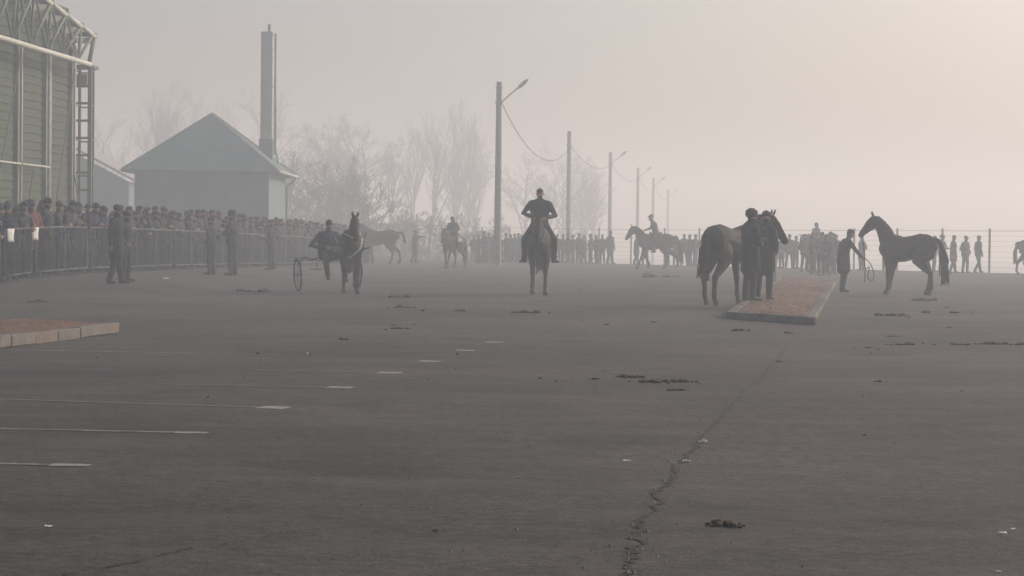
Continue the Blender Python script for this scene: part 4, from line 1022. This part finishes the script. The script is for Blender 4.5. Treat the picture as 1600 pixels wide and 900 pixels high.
g = random.Random(5)
FAR = [(1446, 426, 1.02, 'standing just right of the led horse\'s tail'), (1471, 427, 1.0, 'leftmost of three standing close together by the fence'), (1489, 427, 1.0, 'middle of three standing close together by the fence'), (1508, 427, .98, 'rightmost of three standing close together by the fence'),
       (1346, 423, .98, 'seen between handler and led horse'), (1384, 424, .98, 'behind the led horse\'s forelegs'), (1233, 418, 1.0, 'right of the black horse\'s muzzle'),
       (923, 411, .97, 'with elbows out, left of a close pair'), (941, 411, .97, 'left one of a close pair in the far distance'), (953, 411, 1.08, 'taller right one of a close pair in the far distance'),
       (870, 411, .97, 'just right of the central horse in the far row'), (887, 411, .98, 'second right of the central horse in the far row'), (904, 411, 1.0, 'beside a fence post in the far row'),
       (1069, 413, 1.0, 'just behind the hazy ridden horse\'s tail'), (1086, 413, 1.0, 'between hazy ridden horse and black horse'), (1042, 413, 1.0, 'behind the back of the hazy ridden horse'), (994, 413, .97, 'hidden by the hazy ridden horse\'s chest'),
       (757, 409, 1.05, 'broad figure at the left end of the far group'), (771, 410, .93, 'in the far group below the tall lamp post'), (781, 411, .9, 'at the foot of the tall lamp post'), (791, 409, 1.0, 'just right of the tall lamp post'), (804, 409, .98, 'second right of the tall lamp post'), (815, 410, .93, 'in the far group beside the central rider\'s elbow'), (826, 410, .92, 'in the far group behind the central rider'),
       (1257, 425, .98, 'at the left of the knot beyond the island'), (1269, 429, 1.0, 'front left of the knot beyond the island'), (1284, 431, 1.0, 'in front of the rider beyond the island'), (1297, 429, 1.02, 'front right of the knot beyond the island'), (1306, 424, .98, 'at the right of the knot beyond the island'),
       (932, 409, .96, 'half hidden between two others in the far row'), (846, 409, .96, 'hidden behind the central rider'), (855, 409, .98, 'just right of the central rider\'s waist'), (1098, 412, .98, 'behind the black horse\'s rump'), (1243, 419, .96, 'left of the lowered horse head beyond the island'), (740, 409, .9, 'between hooded rider and far group'), (748, 409, .94, 'at the far left of the group by the lamp post'), (764, 409, 1.0, 'in the back of the group by the lamp post'), (776, 408, .98, 'behind the tall lamp post'), (797, 408, .95, 'between two others right of the lamp post'), (810, 408, 1.0, 'in the back of the group left of the central rider'), (820, 408, .96, 'by the left elbow of the central rider'), (863, 409, .95, 'hidden beside the central horse'), (879, 409, .97, 'in the far row between two others'), (895, 409, .95, 'in the far row left of the fence post'), (912, 410, .94, 'at the right end of the far row'), (1008, 412, .95, 'behind the hazy ridden horse\'s neck'), (1056, 412, .95, 'behind the hazy ridden horse\'s rump'), (1078, 412, .98, 'between two onlookers near the black horse\'s tail'),
       (1263, 422, 1.0, 'at the back left of the knot beyond the island'), (1276, 427, .98, 'in the thick of the knot beyond the island'), (1291, 426, 1.0, 'behind the front of the knot beyond the island'), (1302, 429, .98, 'at the front right corner of the knot beyond the island'), (1290, 432, .95, 'foremost of the knot beyond the island'), (1221, 417, .97, 'behind the black horse\'s chin'), (1459, 425, .98, 'half hidden behind the three by the fence'),
       (479, 412, 1.0, 'left of the sulky driver in the far background'), (578, 409, 1.0, 'at the hazy standing horse\'s head'), (570, 411, .97, 'between the trotter\'s ears and hazy horse')]
cols_j = ['charcoal', 'black', 'navy', 'grey', 'brown', 'olive']
for k, (px, py, sc_, txt) in enumerate(FAR):
    bi = (0, 1, 2, 6, 5, 3, 6)[k % 7] if px not in (923,) else 1
    body, hats = CJ[bi]; kind, hm_ = hats[k % len(hats)]; jc = cols_j[(k * 5) % 6]
    person(body, hm_, foot(px, py), R(-90 + g.uniform(-70, 70)), sc_, jc, g.choice(['black', 'charcoal', 'jeans']), g.choice(['black', 'charcoal', 'grey']), 'onlooker in dark winter clothes ' + txt, 'people standing far out on the lot')
# a low bank of cut brush that the far group stands at
bk = MB(); c0 = foot(783, 412)
for k in range(900):
    x = g.uniform(-1.45, 1.6); y = g.uniform(-.5, .5); top = .95 * (1 - (abs(x) / 1.75) ** 3) * (1 - abs(y) * .5); z = top * g.random() ** .6; a = Vector((x, y, max(0, z - .1)))
    d_ = Vector((g.gauss(0, 1), g.gauss(0, 1), abs(g.gauss(0, .7)))).normalized() * g.uniform(.12, .3); b_ = a + d_; b_.z = max(.01, b_.z); r = g.uniform(.008, .02)
    bk.tube([a, a.lerp(b_, .5) + Vector((0, 0, .02)), b_], [r, r * .8, r * .3], (.3, .9, .1), 3, cap=0)
o = bk.build('brush_heap', ['bark'], None, c0); tag(o, 'low heap of dark brushwood at the foot of the tall lamp post', 'brushwood')

# ================================================================== crowd behind metal barriers on the left
B0 = G(-46, 449.5); B1 = G(470, 416); B2 = G(556, 411)
line = [B0]; 
def lerp_line(s):
    L1 = (B1 - B0).length; L2 = (B2 - B1).length
    q = B0.lerp(B1, s / L1) if s <= L1 else B1.lerp(B2, (s - L1) / L2)
    d = (B1 - B0) if s <= L1 else (B2 - B1); d.z = 0; d.normalize(); q.z = zt(q.x, q.y); return q, d
LT = (B1 - B0).length + (B2 - B1).length
# one barrier with its parts, then copies
BW, BH = 2.30, 1.18
def make_barrier():
    root = empty('crowd_barrier')
    q = MB(); q.tube([(0, 0, .14), (0, 0, BH - .08), (.08, 0, BH), (BW - .08, 0, BH), (BW, 0, BH - .08), (BW, 0, .14), (0, 0, .14)], .021, (0, 1, 0), 8, cap=0); q.build('frame', ['galv'], root, smooth=True)
    q = MB(); q.tube([(0, 0, 0), (0, 0, BH - .16)], .0085, (0, 1, 0), 6, cap=0); bm_ = mesh_of('bar', q.V, q.F, 'galv_dark')
    for i in range(17): obj('bar', bm_, root, (BW * (i + 1) / 18, 0, .15))
    for x in (.3, BW - .3):
        q = MB(); q.box((x, 0, .012), (.06, .62, .018)); q.box((x, 0, .08), (.04, .04, .14)); q.build('foot', ['galv'], root)
    return root
bar0 = make_barrier(); s = 0.0; k = 0
NB = int(LT / (BW + .08))
ORD = ['first', 'second', 'third', 'fourth', 'fifth', 'sixth', 'seventh', 'eighth', 'ninth', 'tenth', 'eleventh', 'twelfth', 'thirteenth', 'fourteenth', 'fifteenth']
for k in range(NB):
    o = bar0 if k == 0 else dup(bar0)
    p, d = lerp_line(k * (BW + .08)); p2, _ = lerp_line(k * (BW + .08) + BW)
    o.location = p; dv = p2 - p; o.rotation_euler = (0, -math.atan2(dv.z, dv.xy.length), math.atan2(dv.y, dv.x) + g.uniform(-.05, .05))
    tag(o, f'galvanised crowd barrier before the onlookers, {ORD[k]} from the left frame edge' if k < 15 else 'galvanised crowd barrier in the far hazy end of the barrier row', 'barrier', 'crowd barriers on the left')
# sheets of paper tied to the near barriers
for px, py, lab in ((12, 374, 'white paper notice tied to the barrier at the left frame edge'), (51, 374, 'white paper notice tied to the barrier, right one of two')):
    best = min((lerp_line(i * .1)[0] for i in range(120)), key=lambda v: abs((800 + FPX * v.x / v.y) - px)); w_ = .22; q = MB(); V = []
    for i in range(5):
        for j in range(5): V.append(((i / 4 - .5) * w_, .012 * math.sin(i * 1.3 + j), -j / 4 * .30))
    q.add(V, [(i * 5 + j, i * 5 + j + 1, i * 5 + j + 6, i * 5 + j + 5) for i in range(4) for j in range(4)])
    o = q.build('notice', ['paper'], None, best + Vector((.07, -.03, BH + .02)), True); o.rotation_euler = (0, 0, R(62)); m = o.modifiers.new('s', 'SOLIDIFY'); m.thickness = .002; tag(o, lab, 'notice', 'paper notices on the barriers')
jc_all = ['black', 'charcoal', 'navy', 'grey', 'brown', 'burgundy', 'navy', 'charcoal', 'navy', 'black', 'blue', 'olive']
hatw = {'cap': 'flat cap', 'beanie': 'knitted hat', 'fur': 'fur hat', 'hair': 'bare head'}
rows = [(.40, .62, 'at the rail', 0), (.98, .78, 'in second row', 1), (1.65, .95, 'in third row', 2), (2.4, 1.15, 'in back row', 3)]
for off, stp, rowtxt, ri in rows:
    s = .1 + ri * .21
    while s < LT - .3:
        p, d = lerp_line(s); nl = Vector((-d.y, d.x, 0)); q = p + nl * (off + g.uniform(-.13, .16)); q.z = zt(q.x, q.y)
        bi = g.choice([0, 1, 2, 4, 4, 0, 3, 5] if ri == 0 else [0, 1, 2, 3, 5, 0]); body, hats = CJ[bi]; kind, hm_ = g.choice(hats)
        face = math.atan2(-nl.y, -nl.x) + R(g.uniform(-55, 30)); px = 800 + FPX * q.x / q.y
        jc = g.choice(jc_all)
        if ri == 0 and abs(px - 47) < 5 or ri == 0 and abs(px - 274) < 3: jc = 'red'
        zone = 'before green hall' if px < 150 else ('below the house' if px < 425 else 'behind the sulky')
        lab = f'onlooker {"with" if kind == "hair" else "in"} {hatw[kind]} and {jc} coat {rowtxt} {zone}'
        person(body, hm_, q, face, g.uniform(.86, 1.08), jc, g.choice(['black', 'charcoal', 'jeans', 'navy']), 'hair' if kind == 'hair' else g.choice(['black', 'charcoal', 'grey', 'navy']), lab, 'onlookers behind the barriers')
        s += stp * g.uniform(.8, 1.2)
# people standing before the barriers
for px, py, sc_, bi, hk, jc, lab in ((181, 444, 1.03, 2, 0, 'black', 'man in long dark coat standing in front of the barriers, left of the house'), (363, 431, 1.10, 1, 1, 'charcoal', 'tall man in fur hat standing before the barriers below the house'),
                                     (330, 430, .96, 0, 0, 'navy', 'man standing before the barriers left of the tall man in fur hat'), (196, 441, .95, 0, 1, 'navy', 'man in flat cap and navy coat before the barriers, left of house corner'), (424, 422, 1.0, 0, 1, 'charcoal', 'man in flat cap standing before the barriers below the flue')):
    body, hats = CJ[bi]; person(body, hats[hk % len(hats)][1], foot(px, py), R(-20 if px < 300 else 160), sc_, jc, 'black', 'black', lab)

# ================================================================== droppings, one modelled shadow streak and litter on the asphalt
def heap_mesh(seed, w, n, flat):
    g = random.Random(seed); bm = bmesh.new()
    for k in range(n):
        r = w * g.uniform(.09, .22) / max(1, n ** .25); x = (g.uniform(-.5, .5) if n > 5 else g.uniform(-.2, .2)) * w * (1 if n > 1 else 0); y = g.gauss(0, .16) * w
        m = Matrix.Translation((x, y, r * flat * (.5 + g.random() * .35))) @ Matrix.Rotation(g.uniform(0, 6), 4, 'Z') @ Matrix.Diagonal((r * g.uniform(.9, 1.7), r * g.uniform(.8, 1.2), r * flat, 1))
        res = bmesh.ops.create_icosphere(bm, subdivisions=2, radius=1, matrix=m)
        for v in res['verts']: v.co += Vector((g.gauss(0, .07), g.gauss(0, .07), g.gauss(0, .05))) * r; v.co.z = max(v.co.z, .001)
    for k in range(n * 2):
        r = w * g.uniform(.02, .06); m = Matrix.Translation((g.gauss(0, .28) * w, g.gauss(0, .16) * w, r * .4)) @ Matrix.Diagonal((r * g.uniform(.8, 1.8), r, r * .6, 1)); bmesh.ops.create_icosphere(bm, subdivisions=1, radius=1, matrix=m)
    me = bpy.data.meshes.new('horse_droppings'); bm.to_mesh(me); bm.free(); me.materials.append(M['dung']); return me
DUNG_AND_SHADOW = [(60, 472, 36, 5, 'lone heap of droppings behind the left island'), (622, 465, 34, 7, 'farther heap of droppings right of the sulky'), (632, 481, 34, 7, 'flat heap of droppings between sulky and central horse'), (661, 486, 12, 1, 'single dropping right of the flat heap, near the sulky'),
        (614, 509, 14, 2, ''), (626, 514, 26, 6, 'main heap of droppings in the cluster below the sulky'), (603, 516, 9, 1, ''), (648, 508, 10, 1, ''), (652, 516, 8, 1, ''), (538, 531, 24, 5, 'dark heap of droppings in the open asphalt left of centre'), (404, 553, 14, 2, 'small dropping left of centre, above the bay lines'), (716, 554, 14, 2, 'small dropping beside the farthest bay line ends'),
        (720, 486, 30, 4, 'pale flattened droppings left of the central horse'), (826, 489, 44, 9, 'trodden droppings just before the central horse'), (947, 508, 14, 2, ''), (1022, 504, 16, 3, ''), (1155, 517, 32, 6, 'heap of droppings below the left corner of the long island'), (1231, 521, 20, 4, 'small heap below the front kerb of the long island'),
        (845, 592, 14, 2, ''), (868, 597, 8, 1, ''), (880, 596, 10, 2, ''), (892, 595, 7, 1, ''), (930, 593, 22, 4, 'flat dropping left of the long central trail'), (946, 580, 10, 2, ''), (964, 589, 13, 3, ''), (986, 590, 42, 12, 'left heap of the long central trail of droppings'), (1024, 598, 46, 10, 'flat middle piece of the long central trail of droppings'), (1062, 597, 46, 11, 'right heap of the long central trail of droppings'), (1058, 610, 30, 12, 'heap just below the long central trail of droppings'), (1092, 600, 8, 1, ''),
        (1395, 494, 42, 9, 'large flat heap of droppings before the led horse'), (1442, 470, 42, 9, 'heap of droppings under the led horse\'s tail'), (1478, 481, 14, 3, 'small heap right of the led horse'), (1446, 489, 30, 5, ''), (1492, 489, 26, 5, ''), (1420, 497, 14, 3, ''), (1392, 526, 20, 5, 'dark heap between the led horse and the right-hand row'), (1484, 512, 16, 4, 'small dark heap above the right-hand row'),
        (1336, 545, 9, 2, ''), (1355, 544, 16, 4, 'left heap of the right-hand row of droppings'), (1361, 552, 8, 1, ''), (1373, 547, 9, 1, ''), (1387, 539, 10, 2, ''), (1411, 539, 34, 9, 'longest heap of the right-hand row of droppings'), (1443, 537, 9, 1, ''), (1460, 539, 10, 2, ''), (1501, 539, 30, 8, 'third heap of the right-hand row of droppings'), (1530, 538, 18, 6, ''), (1556, 538, 32, 8, 'heap of droppings near the right frame edge'), (1586, 539, 28, 8, 'heap of droppings at the right frame edge'),
        (1371, 597, 22, 4, 'flat dark dropping below the right-hand row'), (1350, 681, 12, 2, 'single small dropping in the right foreground'), (1130, 822, 62, 7, 'large trodden dropping in the near foreground right of the crack'), (1030, 433, 44, 10, 'dark trampled heap below the hazy ridden horse'), (905, 455, 10, 2, ''), (1216, 566, 16, 4, 'dark crumbled lump lying on the far end of the crack'), (392, 456, 48, 7, 'thin streak of shadow modelled as a dark flat heap, left of the sulky'), (668, 593, 8, 1, ''), (752, 718, 6, 1, ''), (680, 830, 22, 3, 'small flat dropping in the centre foreground')]  # the long heap left of the sulky is a shadow streak built as dark geometry
for k, (px, py, w, n, lab) in enumerate(DUNG_AND_SHADOW):
    p = G(px, py); width = w / FPX * p.y; o = obj('horse_droppings', heap_mesh(100 + k, width, n, .62 if n > 1 else .7), None, p); o.location.z += .001
    if lab: tag(o, lab, 'droppings', 'horse droppings on the asphalt')  # this group also takes in the shadow streak left of the sulky
    else:
        zone = 'near the cluster below the sulky' if px < 700 else ('left of the long central trail' if px < 960 else ('between central trail and long island' if px < 1200 else 'around the right-hand row'))
        tag(o, 'small stray dropping ' + zone, 'droppings', 'horse droppings on the asphalt')
LIT = [(979, 722, 12, 'white scrap left of the crack'), (1073, 722, 12, 'white scrap lying on the crack, nearer one'), (1098, 692, 14, 'white scrap lying on the crack, farther one'), (1566, 835, 14, 'white scrap in the near right foreground'), (1584, 829, 9, 'smaller white scrap in the near right foreground'), (485, 554, 9, 'white scrap below the sulky'), (76, 825, 12, 'white scrap in the lower left corner'), (1560, 895, 8, 'white scrap at the bottom right frame edge'), (1240, 480, 7, 'white scrap lying on the reddish soil of the long island'), (260, 436, 9, 'white scrap before the barriers below the house')]
for k, (px, py, w, lab) in enumerate(LIT):
    p = G(px, py, .17 if 'soil' in lab else 0); s_ = w / FPX * p.y; gg = random.Random(k); q = MB(); V = []
    for i in range(4):
        for j in range(4): V.append(((i / 3 - .5) * s_ + gg.gauss(0, .05) * s_, (j / 3 - .5) * s_ * .8 + gg.gauss(0, .05) * s_, .006 + abs(gg.gauss(0, .12)) * s_))
    q.add(V, [(i * 4 + j, (i + 1) * 4 + j, (i + 1) * 4 + j + 1, i * 4 + j + 1) for i in range(3) for j in range(3)]); o = q.build('litter', ['paper'], None, p); tag(o, lab, 'litter', 'scraps of litter'); m = o.modifiers.new('s', 'SOLIDIFY'); m.thickness = .001
